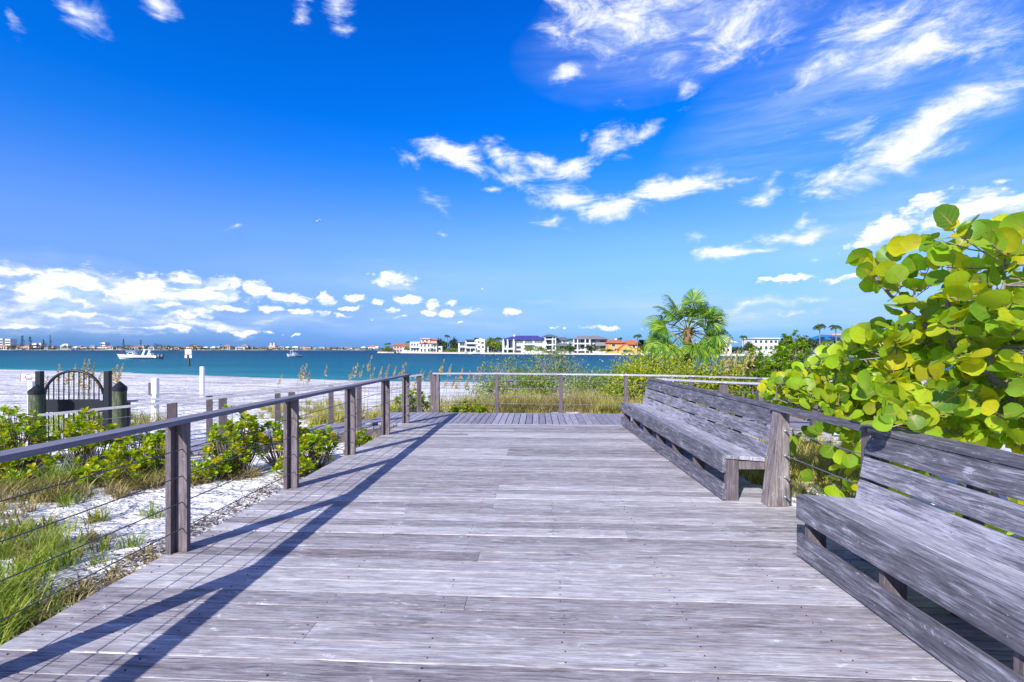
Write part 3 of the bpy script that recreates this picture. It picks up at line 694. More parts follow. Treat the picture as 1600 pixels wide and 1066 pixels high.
def disc_leaf(n=14, cup=0.18, notch=0.1, w=1.06):
    """round leaf, stalk at the origin, tip at y=1; uv for the veins"""
    v = [(0, 0.42, -0.02)]; uv = [(0.5, 0.42)]
    for i in range(n):
        t = -pi / 2 + 2 * pi * i / n
        r = 0.5 * (1 - (notch if i == 0 else 0))
        x, y = r * w * math.cos(t), 0.5 + r * math.sin(t)
        v.append((x, y, cup * (x * x * 1.7 + (y - 0.45) ** 2 * 0.6))); uv.append((0.5 + x / w, y))
    f = [(0, 1 + i, 1 + (i + 1) % n) for i in range(n)]
    return np.array(v, float), np.array(f), np.array(uv, float)
def blade_leaf(w=0.42, fold=0.10, droop=0.12):
    """obovate leaf, 8 triangles"""
    ys = [0, 0.3, 0.62, 0.86, 1.0]; ws = [0.06, 0.26, 0.5, 0.40, 0.0]
    v = []
    for y, q in zip(ys, ws):
        z = -droop * y * y
        v += [(-q * w, y, z + fold * q * 2 * w), (0, y, z), (q * w, y, z + fold * q * 2 * w)]
    f = []
    for i in range(4):
        a = i * 3
        for j in (0, 1):
            f += [(a + j, a + j + 1, a + j + 4), (a + j, a + j + 4, a + j + 3)]
    return np.array(v, float), np.array(f)
def quad_leaf(w=0.5):
    v = np.array([(0, 0, 0), (w * .5, .45, .06), (0, 1, 0), (-w * .5, .45, .06)], float)
    return v, np.array([(0, 1, 2, 3)])

def grape_bush():
    rg = np.random.default_rng(21)
    poly = np.array([(1182, 610), (1205, 590), (1262, 572), (1300, 550), (1342, 512), (1385, 508), (1420, 470), (1392, 440), (1362, 428), (1340, 404), (1356, 392), (1400, 415), (1424, 372), (1462, 356), (1494, 346), (1530, 366), (1600, 352), (1720, 330), (1850, 420), (1850, 760), (1660, 722), (1560, 700), (1500, 684), (1440, 676), (1380, 662), (1330, 676), (1262, 652), (1205, 636)], float)
    def inside(p):
        x, y = p; c = False; j = len(poly) - 1
        for i in range(len(poly)):
            (xi, yi), (xj, yj) = poly[i], poly[j]
            if (yi > y) != (yj > y) and x < (xj - xi) * (y - yi) / (yj - yi) + xi: c = not c
            j = i
        return c
    def depth(px): return float(np.interp(px, [1180, 1300, 1450, 1600, 1850], [6.2, 5.4, 4.6, 4.0, 3.6]))
    base = Vector((5.15, 4.55, float(ground_z(5.15, 4.55)) - 0.05))
    def W(px, py, dy=0.0): return P(px, py, depth(px) + dy)
    limbs = [
        ([base, base + Vector((-.1, -.1, .5)), W(1640, 690), W(1590, 632), W(1545, 582), W(1500, 545), W(1482, 505), W(1484, 430), W(1490, 372)], .060, .012),
        ([W(1590, 632), W(1560, 640, .1), W(1600, 560, .3), W(1640, 470, .3), W(1660, 390, .3)], .040, .012),
        ([W(1500, 545), W(1450, 510, .1), W(1400, 470, .1), W(1365, 430, .1), W(1350, 405, .1)], .026, .007),
        ([base, base + Vector((-.4, .1, .35)), W(1500, 690, .2), W(1420, 672, .2), W(1370, 640, .2), W(1300, 612, .2), W(1220, 600, .2)], .045, .010),
        ([W(1420, 672, .2), W(1380, 610, .4), W(1350, 560, .5), W(1330, 525, .5)], .026, .008),
        ([base, base + Vector((.3, .3, .6)), W(1560, 600, .9), W(1500, 500, 1.0), W(1550, 420, 1.0)], .040, .010),
        ([W(1370, 640, .2), W(1320, 650, 0), W(1270, 640, -.1), W(1215, 625, -.1)], .018, .006),
        ([W(1545, 582), W(1560, 480, -.2), W(1570, 400, -.2)], .024, .008),
        ([W(1500, 690, .2), W(1440, 640, -.1), W(1400, 600, -.2), W(1385, 560, -.2)], .020, .007)]
    root = thing('sea_grape_bush', 'big bush with round yellow-green leaves leaning over the right bench', 'bush', base)
    mb = MB(); LP = []
    for pts, r0, r1 in limbs:
        fine = []
        for a, b in zip(pts[:-1], pts[1:]):
            for k in range(5): fine.append(a.lerp(b, k / 5))
        fine.append(pts[-1])
        for _ in range(2): fine = [fine[0]] + [(fine[i - 1] + fine[i] * 2 + fine[i + 1]) / 4 for i in range(1, len(fine) - 1)] + [fine[-1]]
        n = len(fine); wob = [f + Vector(rg.normal(0, .008, 3)) for f in fine]
        mb.tube([p - base for p in wob], [r0 + (r1 - r0) * i / (n - 1) for i in range(n)], 8)
        LP += wob
    LPa = np.array([tuple(p) for p in LP])
    pos, tip, nrm, size = [], [], [], []
    SUN = np.array(tuple(to_light))
    n_tw = 0
    # clusters of leaves around twig ends, denser low in the bush
    while n_tw < 470:
        px, py = rg.uniform(1180, 1850), rg.uniform(335, 760)
        if n_tw > 400: px, py = rg.uniform(1180, 1460), rg.uniform(490, 680)
        if not inside((px, py)): continue
        if 1485 < px < 1640 and abs(py - np.interp(px, [1485, 1500, 1545, 1590, 1640], [520, 545, 582, 632, 690])) < 26 and rg.random() < .85: continue
        if py < 490 and rg.random() < 0.42: continue
        Y = depth(px) + rg.normal(0.25, 0.42)
        p = np.array(tuple(P(px, py, Y)))
        if p[0] < 3.02 or p[2] < ground_z(p[0], p[1]) + 0.15: continue
        n_tw += 1
        d = np.linalg.norm(LPa - p, axis=1) + np.maximum(0, LPa[:, 2] - p[2]) * 0.7
        q = LPa[np.argmin(d)]
        mid = (p + q) / 2 + rg.normal(0, .04, 3); mid[2] -= 0.03
        mb.tube([Vector(q) - base, Vector(mid) - base, Vector(p) - base], [.008, .006, .004], 5, cap=False)
        ax = unit(p - q + np.array([0, 0, 0.15])); k = rg.integers(4, 8)
        for i in range(k):
            s = i / k
            bp = p - ax * 0.20 * (1 - s) + rg.normal(0, .01, 3)
            a = rg.uniform(0, 2 * pi)
            e1 = unit(np.cross(ax, [0.2, 0.3, 1.0])); e2 = np.cross(ax, e1)
            out = unit(ax * (0.25 + 0.7 * s) + (e1 * math.cos(a) + e2 * math.sin(a)) * 0.9 + np.array([-0.1, -0.15, 0.1]))
            nn = unit(SUN * 0.75 + np.array([0, 0, 0.35]) + rg.normal(0, 0.72, 3))
            pos.append(bp + out * 0.02); tip.append(out); nrm.append(nn); size.append((rg.uniform(0.085, 0.190) if px > 1330 else rg.uniform(0.08, 0.165)) * (1.08 if py < 480 else 1.0))
            mb.tube([Vector(bp) - base, Vector(bp + out * 0.024) - base], .0035, 4, cap=False)
    # the high left spray and the leaves hanging over the bench back
    for (px, py, dy) in [(1345, 398, 0), (1352, 408, .05), (1366, 402, -.05), (1378, 416, .1), (1362, 424, 0), (1390, 430, 0), (1398, 412, .1), (1412, 440, -.1), (1380, 445, .1), (1405, 460, 0), (1425, 452, .1), (1415, 478, .1), (1436, 470, -.1), (1395, 482, .1), (1372, 436, .1), (1432, 425, .1), (1445, 400, 0), (1488, 352, 0), (1500, 346, .1), (1476, 362, .1), (1496, 366, -.1), (1440, 378, 0), (1425, 384, .1), (1460, 372, .1), (1532, 374, .1), (1560, 366, 0), (1588, 362, .1), (1606, 358, 0), (1545, 385, .1), (1515, 388, 0)]:
        p = np.array(tuple(W(px, py, dy))); d = unit(np.array([-.55, -.1, .3]) + rg.normal(0, .5, 3))
        pos.append(p); tip.append(d); nrm.append(unit(SUN * .6 + rg.normal(0, .6, 3))); size.append(rg.uniform(.15, .22))
    hang = np.array(tuple(W(1440, 640, -.5)))
    mb.tube([W(1460, 655, -.1) - base, Vector(hang) - base, P(1385, 655, 3.5) - base], [.012, .008, .005], 5, cap=False)
    for _ in range(20):
        px = rg.uniform(1352, 1462); p = np.array(tuple(P(px, rg.uniform(600, 658) , rg.uniform(3.3, 3.7))))
        pos.append(p); tip.append(unit(rg.normal(0, 1, 3) + [-.3, -.2, -.1])); nrm.append(unit(SUN * .7 + rg.normal(0, .5, 3))); size.append(rg.uniform(.11, .16))
    # a drooping spray in the shade below the rail
    for _ in range(46):
        px, py = rg.uniform(1232, 1345), rg.uniform(668, 760)
        if py > 700 and px < 1300: continue
        p = np.array(tuple(P(px, py, rg.uniform(5.2, 6.4))))
        if p[0] < 3.0: p[0] = 3.0 + rg.uniform(0, .2)
        pos.append(p); tip.append(unit(rg.normal(0, 1, 3) - np.array([0, 0, .5]))); nrm.append(unit(rg.normal(0, 1, 3))); size.append(rg.uniform(.12, .19))
    for _ in range(260):
        p = np.array([rg.uniform(3.05, 4.6), rg.uniform(1.6, 5.2), 0.0]); p[2] = float(ground_z(p[0], p[1])) + rg.uniform(.1, 1.15)
        pos.append(p); tip.append(unit(rg.normal(0, 1, 3))); nrm.append(unit(rg.normal(0, 1, 3) + SUN * .6)); size.append(rg.uniform(.10, .19))
    mb.build('branch', bark, root)
    pos, tip, nrm, size = map(np.array, (pos, tip, nrm, size))
    M = basis(tip, nrm) * size[:, None, None]
    tv, tf, uv = disc_leaf(14, 0.34)
    V, Fa = scatter(tv, tf, M, pos - np.array(tuple(base)))
    bend = rg.normal(-.10, .16, len(pos)); yy = np.tile(tv[:, 1] ** 2, len(pos)); tw = rg.normal(0, .14, len(pos)); xx = np.tile(tv[:, 0], len(pos)) * np.tile(tv[:, 1], len(pos))
    V += np.repeat(M[:, :, 2], len(tv), 0) * (yy * np.repeat(bend, len(tv)) + xx * np.repeat(tw, len(tv)))[:, None]
    V += rg.normal(0, 0.003, V.shape)
    link_mesh('foliage', arr_mesh('sea_grape_foliage', V, Fa, LEAF['grape'], np.tile(uv, (len(pos), 1)), smooth=True), root)
grape_bush()

def rosette_shrub(label, x, y, r, h, nros, seed, group, mat='rosette', leaf=0.095, lean=(0, 0)):
    nros = int(nros * (1.5 if mat == 'shrub' else 1.2))
    rg = np.random.default_rng(seed); z0 = float(ground_z(x, y))
    root = thing('leafy_shrub', label, 'shrub', (x, y, z0 - 0.02), 0, group)
    mb = MB(); pos, tip, nrm, sz = [], [], [], []
    for _ in range(nros):
        a = rg.uniform(0, 2 * pi); q = math.sqrt(rg.random()); u = rg.random()
        top = h * math.sqrt(max(0.05, 1 - 0.75 * q * q)) * rg.uniform(0.55, 1.0) if u > 0.25 else h * rg.uniform(0.15, 0.6)
        p = np.array([math.cos(a) * q * r + lean[0] * top, math.sin(a) * q * r * 0.8 + lean[1] * top, top])
        b = np.array([p[0] * 0.35, p[1] * 0.35, 0.0])
        mid = b * 0.4 + p * 0.6 + rg.normal(0, .03, 3); mid[2] *= 0.85
        mb.tube([b, mid, p], [.008, .006, .004], 4, cap=False)
        ax = unit(p - mid + np.array([0, 0, 0.12])); e1 = unit(np.cross(ax, [.3, .2, .1])); e2 = np.cross(ax, e1)
        k = rg.integers(8, 13); ph = rg.uniform(0, 6)
        for i in range(k):
            t = ph + i * 2.4; f = i / k
            d = unit((e1 * math.cos(t) + e2 * math.sin(t)) * (1.0 - 0.45 * f) + ax * (0.35 + 0.8 * f))
            pos.append(p + ax * (0.05 * f - 0.03)); tip.append(d); nrm.append(unit(ax * 0.8 - d * 0.2 + rg.normal(0, .15, 3))); sz.append(leaf * rg.uniform(.7, 1.15) * (1 - .25 * f))
    mb.build('stem', twig_m, root)
    pos, tip, nrm, sz = map(np.array, (pos, tip, nrm, sz))
    tv, tf = blade_leaf(0.62, 0.16, 0.15)
    V, Fa = scatter(tv, tf, basis(tip, nrm) * sz[:, None, None], pos)
    link_mesh('foliage', arr_mesh('shrub_foliage', V, Fa, LEAF[mat], smooth=True), root)
    return root
GS = 'leafy green shrubs between the deck and the beach'
for i, (lab, x, y, r, h, n) in enumerate([
        ('tallest leafy shrub at the left picture edge, in front of the gate piling', -7.30, 7.15, .55, 1.06, 110),
        ('leafy shrub in front of the arched gate panel, second from the left edge', -6.35, 7.25, .42, .95, 70),
        ('low leafy shrub in front of the green capped piling right of the gate', -5.65, 7.35, .42, .80, 65),
        ('leafy shrub half cut off by the left edge of the picture', -8.35, 7.45, .65, 1.10, 110),
        ('leafy shrub peeping just left of the nearest left railing post', -5.10, 7.15, .32, .66, 40),
        ('yellow-tipped leafy shrub between the first and second railing posts', -4.22, 7.45, .42, 1.06, 100),
        ('leafy shrub directly behind the second railing post', -3.62, 7.75, .40, .92, 80),
        ('small leafy shrub on the sand just right of the second railing post', -3.12, 7.75, .36, .72, 70),
        ('little leafy sprig against the deck edge by the third railing post', -2.72, 8.75, .20, .48, 24),
        ('low sprawling shrub among the grass below the leftmost shrubs', -6.9, 6.75, .50, .46, 46),
        ('low sprawling shrub on the sand left of the nearest railing post', -5.55, 6.85, .50, .42, 44),
        ('small sprawling shrub at the foot of the yellow-tipped shrub', -4.35, 7.05, .34, .36, 26),
        ('low runner of leaves on the sand behind the second railing post', -3.25, 7.25, .30, .34, 24),
        ('dark green shrub beyond the walkway left of the corner post', -2.75, 13.5, .62, .95, 110),
        ('dark green shrub just right of the walkway corner post', -1.25, 13.4, .55, .62, 80),
        ('pale green shrub on the sand behind the gate arch', -10.8, 12.6, .8, .75, 70)]):
    rosette_shrub(lab, x, y, r, h, n, 100 + i, GS)

def bush(name, label, x, y, rx, ry, h, clumps, per, leaf, mat, seed, group=None, stems=pale_twig, spread=0.16, low=0.25, cat='bush', stemr=0.02, bare=0):
    rg = np.random.default_rng(seed); z0 = float(ground_z(x, y))
    root = thing(name, label, cat, (x, y, z0 - 0.03), 0, group)
    mb = MB(); Pp = []
    for i in range(clumps + bare):
        a = rg.uniform(0, 2 * pi); q = rg.random() ** 0.5
        t = low + (1 - low) * rg.random() ** 0.7
        p = np.array([math.cos(a) * q * rx, math.sin(a) * q * ry, h * t * math.sqrt(max(0.08, 1 - 0.8 * q * q))])
        b = np.array([p[0] * .15, p[1] * .15, 0]); mid = b * .45 + p * .55 + rg.normal(0, .08, 3) * [1, 1, .4]
        mb.tube([b, mid, p * [1.0, 1.0, 1.04]], [stemr, stemr * .6, stemr * .25], 4, cap=False)
        if i < clumps: Pp.append(p)
        else:
            for _ in range(4):
                e = p + rg.normal(0, .22, 3) * [1, 1, .8] + [0, 0, .12]; mb.tube([mid * .4 + p * .6, e], [stemr * .35, stemr * .15], 3, cap=False)
    Pp = np.array(Pp); N = clumps * per
    c = np.repeat(Pp, per, 0); dens = np.repeat(rg.uniform(.6, 1.3, clumps), per)
    pos = c + rg.normal(0, 1, (N, 3)) * (spread * np.array([1.1, 1.1, .8])) * dens[:, None]
    pos[:, 2] = np.maximum(pos[:, 2], 0.03)
    tip = unit(pos - c + rg.normal(0, .12, (N, 3)) + [0, 0, .08]); nrm = unit(rg.normal(0, .6, (N, 3)) + np.array(tuple(to_light)) * .5 + [0, 0, .4])
    sz = leaf * rg.uniform(.6, 1.3, N)
    tv, tf = quad_leaf(0.55)
    V, Fa = scatter(tv, tf, basis(tip, nrm) * sz[:, None, None], pos)
    mb.build('stem', stems, root)
    link_mesh('foliage', arr_mesh(name + '_foliage', V, Fa, LEAF[mat]), root)
    return root
GB = 'bushes on the dune beyond the boardwalk'
bush('dune_bush', 'sparse twiggy bush with bare grey branches left of the leafy dune bushes', -0.3, 21.5, 1.5, 1.0, 2.1, 30, 60, .09, 'bush', 1, GB, spread=.20, bare=24)
bush('dune_bush', 'broad olive-green bush in front of the white tower house', 1.9, 21.5, 1.7, 1.2, 2.30, 46, 66, .095, 'bush', 2, GB, spread=.25, bare=24)
bush('dune_bush', 'low olive bush under the gap of blue water', 3.9, 20.5, 1.5, 1.2, 1.15, 50, 80, .095, 'bush', 3, GB, spread=.22)
bush('dune_bush', 'taller yellow-green bush below the orange house', 5.55, 20.5, 1.2, 1.0, 2.1, 44, 80, .10, 'gold', 4, GB, spread=.23, bare=14)
bush('dune_bush', 'rounded olive bush in the middle of the low dune hedge', 0.4, 18.6, 1.6, 1.0, 1.15, 50, 80, .09, 'bush', 5, GB, spread=.22, bare=14)
bush('dune_bush', 'low spreading bush behind the second boardwalk post', 2.9, 18.2, 1.8, 1.0, 1.15, 54, 80, .09, 'bush', 6, GB, spread=.22, bare=10)
bush('dune_bush', 'golden bush just left of the far end of the bench', 4.5, 16.6, 1.2, .9, 1.35, 56, 90, .10, 'gold', 7, GB, spread=.17)
bush('dune_bush', 'bright yellow bush directly left of the fan palm base', 5.35, 17.8, 1.1, .9, 1.85, 54, 95, .10, 'gold', 8, GB, spread=.20, bare=6)
bush('dune_bush', 'golden-green bush in front of the fan palm trunk', 6.1, 16.2, 1.2, .9, 1.52, 60, 95, .10, 'gold', 9, GB, spread=.19, bare=6)
bush('dune_bush', 'golden-green bush right of the fan palm trunk', 7.5, 16.2, 1.2, .9, 1.80, 60, 95, .10, 'gold', 10, GB, spread=.21, bare=8)
bush('dune_bush', 'golden-green bush between the palm and the round-leaved bush', 8.7, 15.8, 1.2, .9, 1.62, 60, 95, .10, 'gold', 11, GB, spread=.20, bare=6)
bush('dune_bush', 'olive bush hidden behind the round-leaved bush near the blue roof', 10.4, 15.2, 1.5, 1.0, 2.0, 64, 100, .10, 'bush', 12, GB, spread=.18)
bush('dune_bush', 'olive bush below the flat-roofed white house, behind the upright shrubs', 9.6, 17.6, 1.5, 1.0, 2.15, 60, 100, .10, 'bush', 13, GB, spread=.18)
def upright_shrub(label, x, y, r, h, n, seed):
    return rosette_shrub(label, x, y, r, h, n, seed, 'tall shrubs right of the palm', 'shrub', 0.125)
upright_shrub('tall upright green shrub rising against the sky between palm and round-leaved bush', 7.6, 13.2, .62, 2.55, 260, 201)
upright_shrub('slimmer upright shrub left of the tallest green shrub', 6.75, 13.4, .45, 2.2, 150, 202)
upright_shrub('upright shrub right of the tallest green shrub, below the far palms', 8.45, 13.0, .52, 2.3, 180, 203)

# ---- grass: blades nobody could count
def blades(patches, seed, width=0.006, lean=0.5):
    rg = np.random.default_rng(seed); pos, hh, dr = [], [], []
    for (x, y, rx, ry, n, h) in patches:
        nt_ = max(1, n // 26)                              # blades grow in tufts
        ta = rg.uniform(0, 2 * pi, nt_); tq = np.sqrt(rg.random(nt_))
        tx, ty = x + np.cos(ta) * tq * rx, y + np.sin(ta) * tq * ry; ts = rg.uniform(.55, 1.15, nt_)
        k = rg.integers(0, nt_, n)
        bx, by = tx[k] + rg.normal(0, .045, n), ty[k] + rg.normal(0, .045, n)
        pos.append(np.stack([bx, by, ground_z(bx, by) - 0.01], 1)); hh.append(h * ts[k] * rg.uniform(.5, 1.1, n))
        d = np.stack([bx - tx[k], by - ty[k]], 1) * 9 + rg.normal(0, .5, (n, 2)); dr.append(d)
    pos, hh, dr = np.concatenate(pos), np.concatenate(hh), np.concatenate(dr)
    N = len(pos); L = rg.uniform(.3, 1.0, N) * lean
    t = np.array([0, .35, .7, 1.0]); wd = np.array([1, .85, .55, .05])
    dn = unit(np.concatenate([dr, np.zeros((N, 1))], 1)); sd = np.stack([-dn[:, 1], dn[:, 0], np.zeros(N)], 1)
    V = np.zeros((N, 8, 3)); w = width * rg.uniform(.7, 1.4, N)
    for j in range(4):
        c = pos + dn * (hh * L * t[j] ** 2)[:, None]; c[:, 2] += hh * t[j] * (1 - 0.45 * L * t[j])
        V[:, 2 * j] = c - sd * (w * wd[j])[:, None]; V[:, 2 * j + 1] = c + sd * (w * wd[j])[:, None]
    tf = np.array([(0, 1, 3, 2), (2, 3, 5, 4), (4, 5, 7, 6)])
    return V.reshape(-1, 3), (tf[None] + (np.arange(N) * 8)[:, None, None]).reshape(-1, 4)
def grass(name, label, patches, mat, seed, **k):
    V, Fa = blades(patches, seed, **k)
    tag(link_mesh(name, arr_mesh(name, V, Fa, LEAF[mat])), label, 'grass', kind='stuff')
grass('green_grass', 'long green grass growing on the sand beside the left railing',
      [(-4.45, 4.05, .65, .6, 1200, .34), (-3.75, 3.35, .42, .55, 1100, .36), (-5.0, 4.75, .6, .4, 520, .34), (-3.35, 3.5, .2, .6, 260, .28), (-6.0, 6.0, .7, .35, 300, .34), (-6.9, 6.5, 1.1, .35, 900, .42),
       (-3.62, 4.5, .3, .3, 90, .26), (-4.4, 5.5, .4, .2, 90, .28), (-5.5, 6.75, .7, .25, 420, .36), (-8.0, 6.8, .9, .4, 700, .42), (-11.5, 13, 1.5, 1.5, 700, .5)], 'green', 31, lean=.95, width=.0052)
grass('straw_grass', 'dry straw-coloured grass and stems lying beside the deck edge',
      [(-3.3, 4.1, .25, .5, 260, .16), (-4.6, 4.6, .8, .4, 420, .22), (-5.4, 5.4, .9, .4, 500, .26), (-6.4, 6.2, .9, .35, 900, .32), (-3.45, 3.7, .35, .4, 240, .18), (-3.2, 3.1, .2, .5, 200, .20), (-5.0, 6.85, .7, .3, 1000, .30), (-5.7, 6.4, .8, .35, 500, .30), (-4.5, 7.0, .5, .2, 600, .26), (-4.0, 7.15, .4, .15, 240, .24), (-2.85, 9.2, .25, .8, 160, .5),
       (-7.4, 6.6, 1.0, .4, 800, .36), (4.3, 13.7, .8, .5, 700, .45), (-0.3, 14.4, 1.3, .9, 1500, .9), (1.2, 15.6, 1.8, 1.0, 1700, .85), (3.4, 14.8, 1.4, .8, 1600, .8), (5.4, 14.2, 1.2, .7, 1100, .85), (0.9, 13.5, .6, .3, 300, .5), (-6.4, 15.8, 1.4, .5, 500, .4), (-4.4, 14.0, 1.0, .4, 400, .4)], 'straw', 32, lean=1.25)
grass('dune_grass', 'yellow-green dune grass covering the sand beyond the boardwalk',
      [(-0.6, 14.0, 1.0, .6, 1300, .70), (-0.4, 15.6, 1.6, .8, 1700, .75), (0.5, 13.5, .5, .3, 420, .5), (1.6, 16.6, 1.8, .8, 2000, .7), (3.2, 14.2, .9, .7, 1800, .72), (0.3, 14.9, .6, .4, 500, .9), (2.6, 15.6, .8, .5, 700, .85), (-1.8, 16.5, 1.0, .8, 600, .6), (-7.0, 16.6, 1.3, .5, 700, .45), (-8.8, 17.5, 1.0, .4, 420, .4), (-5.4, 15.4, .8, .4, 420, .45), (2.5, 13.4, .9, .3, 600, .35), (4.6, 14.4, 1.1, .9, 2600, .62), (3.6, 16.0, 1.2, .8, 1600, .6),
       (6.0, 13.8, 1.3, .7, 2600, .7), (7.6, 14.4, 1.4, .8, 2600, .7), (9.2, 13.6, 1.2, .8, 1800, .6), (3.7, 7.6, .45, 1.4, 1400, .42), (4.4, 6.6, .6, 1.2, 900, .4), (4.5, 7.6, .8, .8, 1700, .45), (5.3, 8.8, .9, .8, 1700, .5), (4.2, 8.9, .8, .6, 1200, .45), (6.2, 9.4, .9, .5, 900, .5), (5.6, 7.6, .8, .8, 900, .45), (-4.6, 13.4, 1.2, .8, 1500, .5), (-3.0, 14.8, 1.2, .6, 1400, .5), (-6.5, 14.6, 1.2, .5, 500, .4), (-2.2, 13.2, .5, .4, 500, .5), (-10.6, 12.8, 1.6, .9, 900, .6), (-7.5, 19.0, 1.6, .5, 400, .4), (-5.6, 17.5, 1.6, .5, 500, .4)], 'dune', 33, lean=.8)

# ---- leaf litter and twigs on the sand
def make_litter():
    rg = np.random.default_rng(41); N = 8200
    x = np.concatenate([rg.uniform(-3.5, -2.62, 5200), rg.uniform(-5.5, -2.7, 2000), rg.uniform(3.0, 4.4, 1000)])
    y = np.concatenate([rg.uniform(2.6, 7.5, 5200), rg.uniform(3, 7.6, 2000), rg.uniform(4.4, 9, 1000)])
    keep = x < -2.8916 + .0514 * y - 0.03; keep |= x > 0
    x, y = x[keep], y[keep]; N = len(x)
    pos = np.stack([x, y, ground_z(x, y) + rg.uniform(.004, .03, N)], 1)
    a = rg.uniform(0, 2 * pi, N); tip = np.stack([np.cos(a), np.sin(a), rg.normal(0, .2, N)], 1); nrm = unit(np.array([0, 0, 1.0]) + rg.normal(0, .35, (N, 3)))
    sz = np.stack([rg.uniform(.004, .022, N), rg.uniform(.02, .075, N), np.full(N, .02)], 1)
    tv, tf = quad_leaf(1.0)
    V, Fa = scatter(tv, tf, basis(tip, nrm) * sz[:, None, :], pos)
    tag(link_mesh('leaf_litter', arr_mesh('leaf_litter', V, Fa, litter_m)), 'brown leaf litter and twigs scattered on the sand by the deck', 'litter', kind='stuff')
make_litter()

# ---- sea oats
def oat_proto(seed):
    rg = np.random.default_rng(seed); b = rg.uniform(.10, .24); a = rg.uniform(-.5, .5)
    curve = [np.array([b * t ** 2.5 * math.cos(a), b * t ** 2.5 * math.sin(a) * .5, t]) for t in np.linspace(0, 1, 9)]
    sm = MB(); sm.tube(curve, [.0055 - .0035 * i / 8 for i in range(9)], 4, cap=False)
    N = 70; t = rg.uniform(.74, 1.0, N); f = (t - .74) / .26
    pos = np.stack([b * t ** 2.5 * math.cos(a), b * t ** 2.5 * math.sin(a) * .5, t], 1)
    g = rg.uniform(0, 2 * pi, N); tip = np.stack([np.cos(g) + .5, np.sin(g), rg.uniform(-.6, 1.0, N)], 1)
    sz = np.stack([np.full(N, .022), rg.uniform(.03, .085, N) * (1.15 - .8 * f), np.full(N, .02)], 1)
    tv, tf = quad_leaf(0.9)
    V, Fa = scatter(tv, tf, basis(unit(tip), unit(rg.normal(0, 1, (N, 3)))) * sz[:, None, :], pos)
    return sm, V, Fa
def oats():
    protos = []
    for s in range(4):
        sm, V, Fa = oat_proto(300 + s)
        root = thing('sea_oat', '', 'sea oat'); st = sm.build('stalk', LEAF['straw'], root)
        link_mesh('seed_head', arr_mesh('seed_head', V, Fa, LEAF['oat']), root); protos.append(root)
    rg = np.random.default_rng(51); used = [False] * 4
    sets = [([(94, 568), (104, 577), (114, 569), (127, 576), (135, 561), (139, 560), (147, 566), (152, 580), (142, 590), (131, 584), (172, 576), (178, 570), (184, 578), (187, 568), (74, 588), (70, 600)], (11.4, 13.0), 'tan sea oat stalk rising behind the arched gate', 'sea oats behind the gate'),
            ([(437, 585), (466, 571), (470, 577), (478, 567), (485, 578), (511, 569), (547, 574), (557, 566), (563, 570), (575, 555), (580, 574), (594, 573), (602, 570), (616, 573), (624, 570), (629, 566), (640, 588), (650, 583), (657, 576), (660, 580), (667, 579), (674, 584)], (13.6, 17.0), 'tan sea oat stalk against the water left of the corner post', 'sea oats left of the walkway corner'),
            ([(688, 571), (690, 561), (702, 569), (707, 588), (718, 578), (722, 572), (733, 578), (742, 573), (748, 569), (697, 592), (712, 590), (728, 588)], (13.6, 16.0), 'tan sea oat stalk against the water right of the corner post', 'sea oats right of the walkway corner'),
            ([(1134, 540), (1150, 546), (1140, 552), (1160, 556), (1166, 545), (1176, 541), (1188, 560), (1221, 546), (1236, 541), (1206, 552)], (12.8, 14.0), 'golden sea oat stalk between the fan palm and round-leaved bush', 'sea oats right of the palm')]
    for pts, (y0, y1), lab, grp in sets:
        for px, py in pts:
            Y = rg.uniform(y0, y1); x = X_at(px, Y); z0 = float(ground_z(x, Y)); h = Z_at(py, Y) - z0
            k = int(rg.integers(4)); 
            o = protos[k] if not used[k] else copy_tree(protos[k])
            used[k] = True
            o.location = (x - 0.12, Y, z0); o.scale = (1.2, 1.2, h); o.rotation_euler = (0, 0, rg.uniform(-.5, .5))
            tag(o, lab, 'sea oat', grp)
oats()

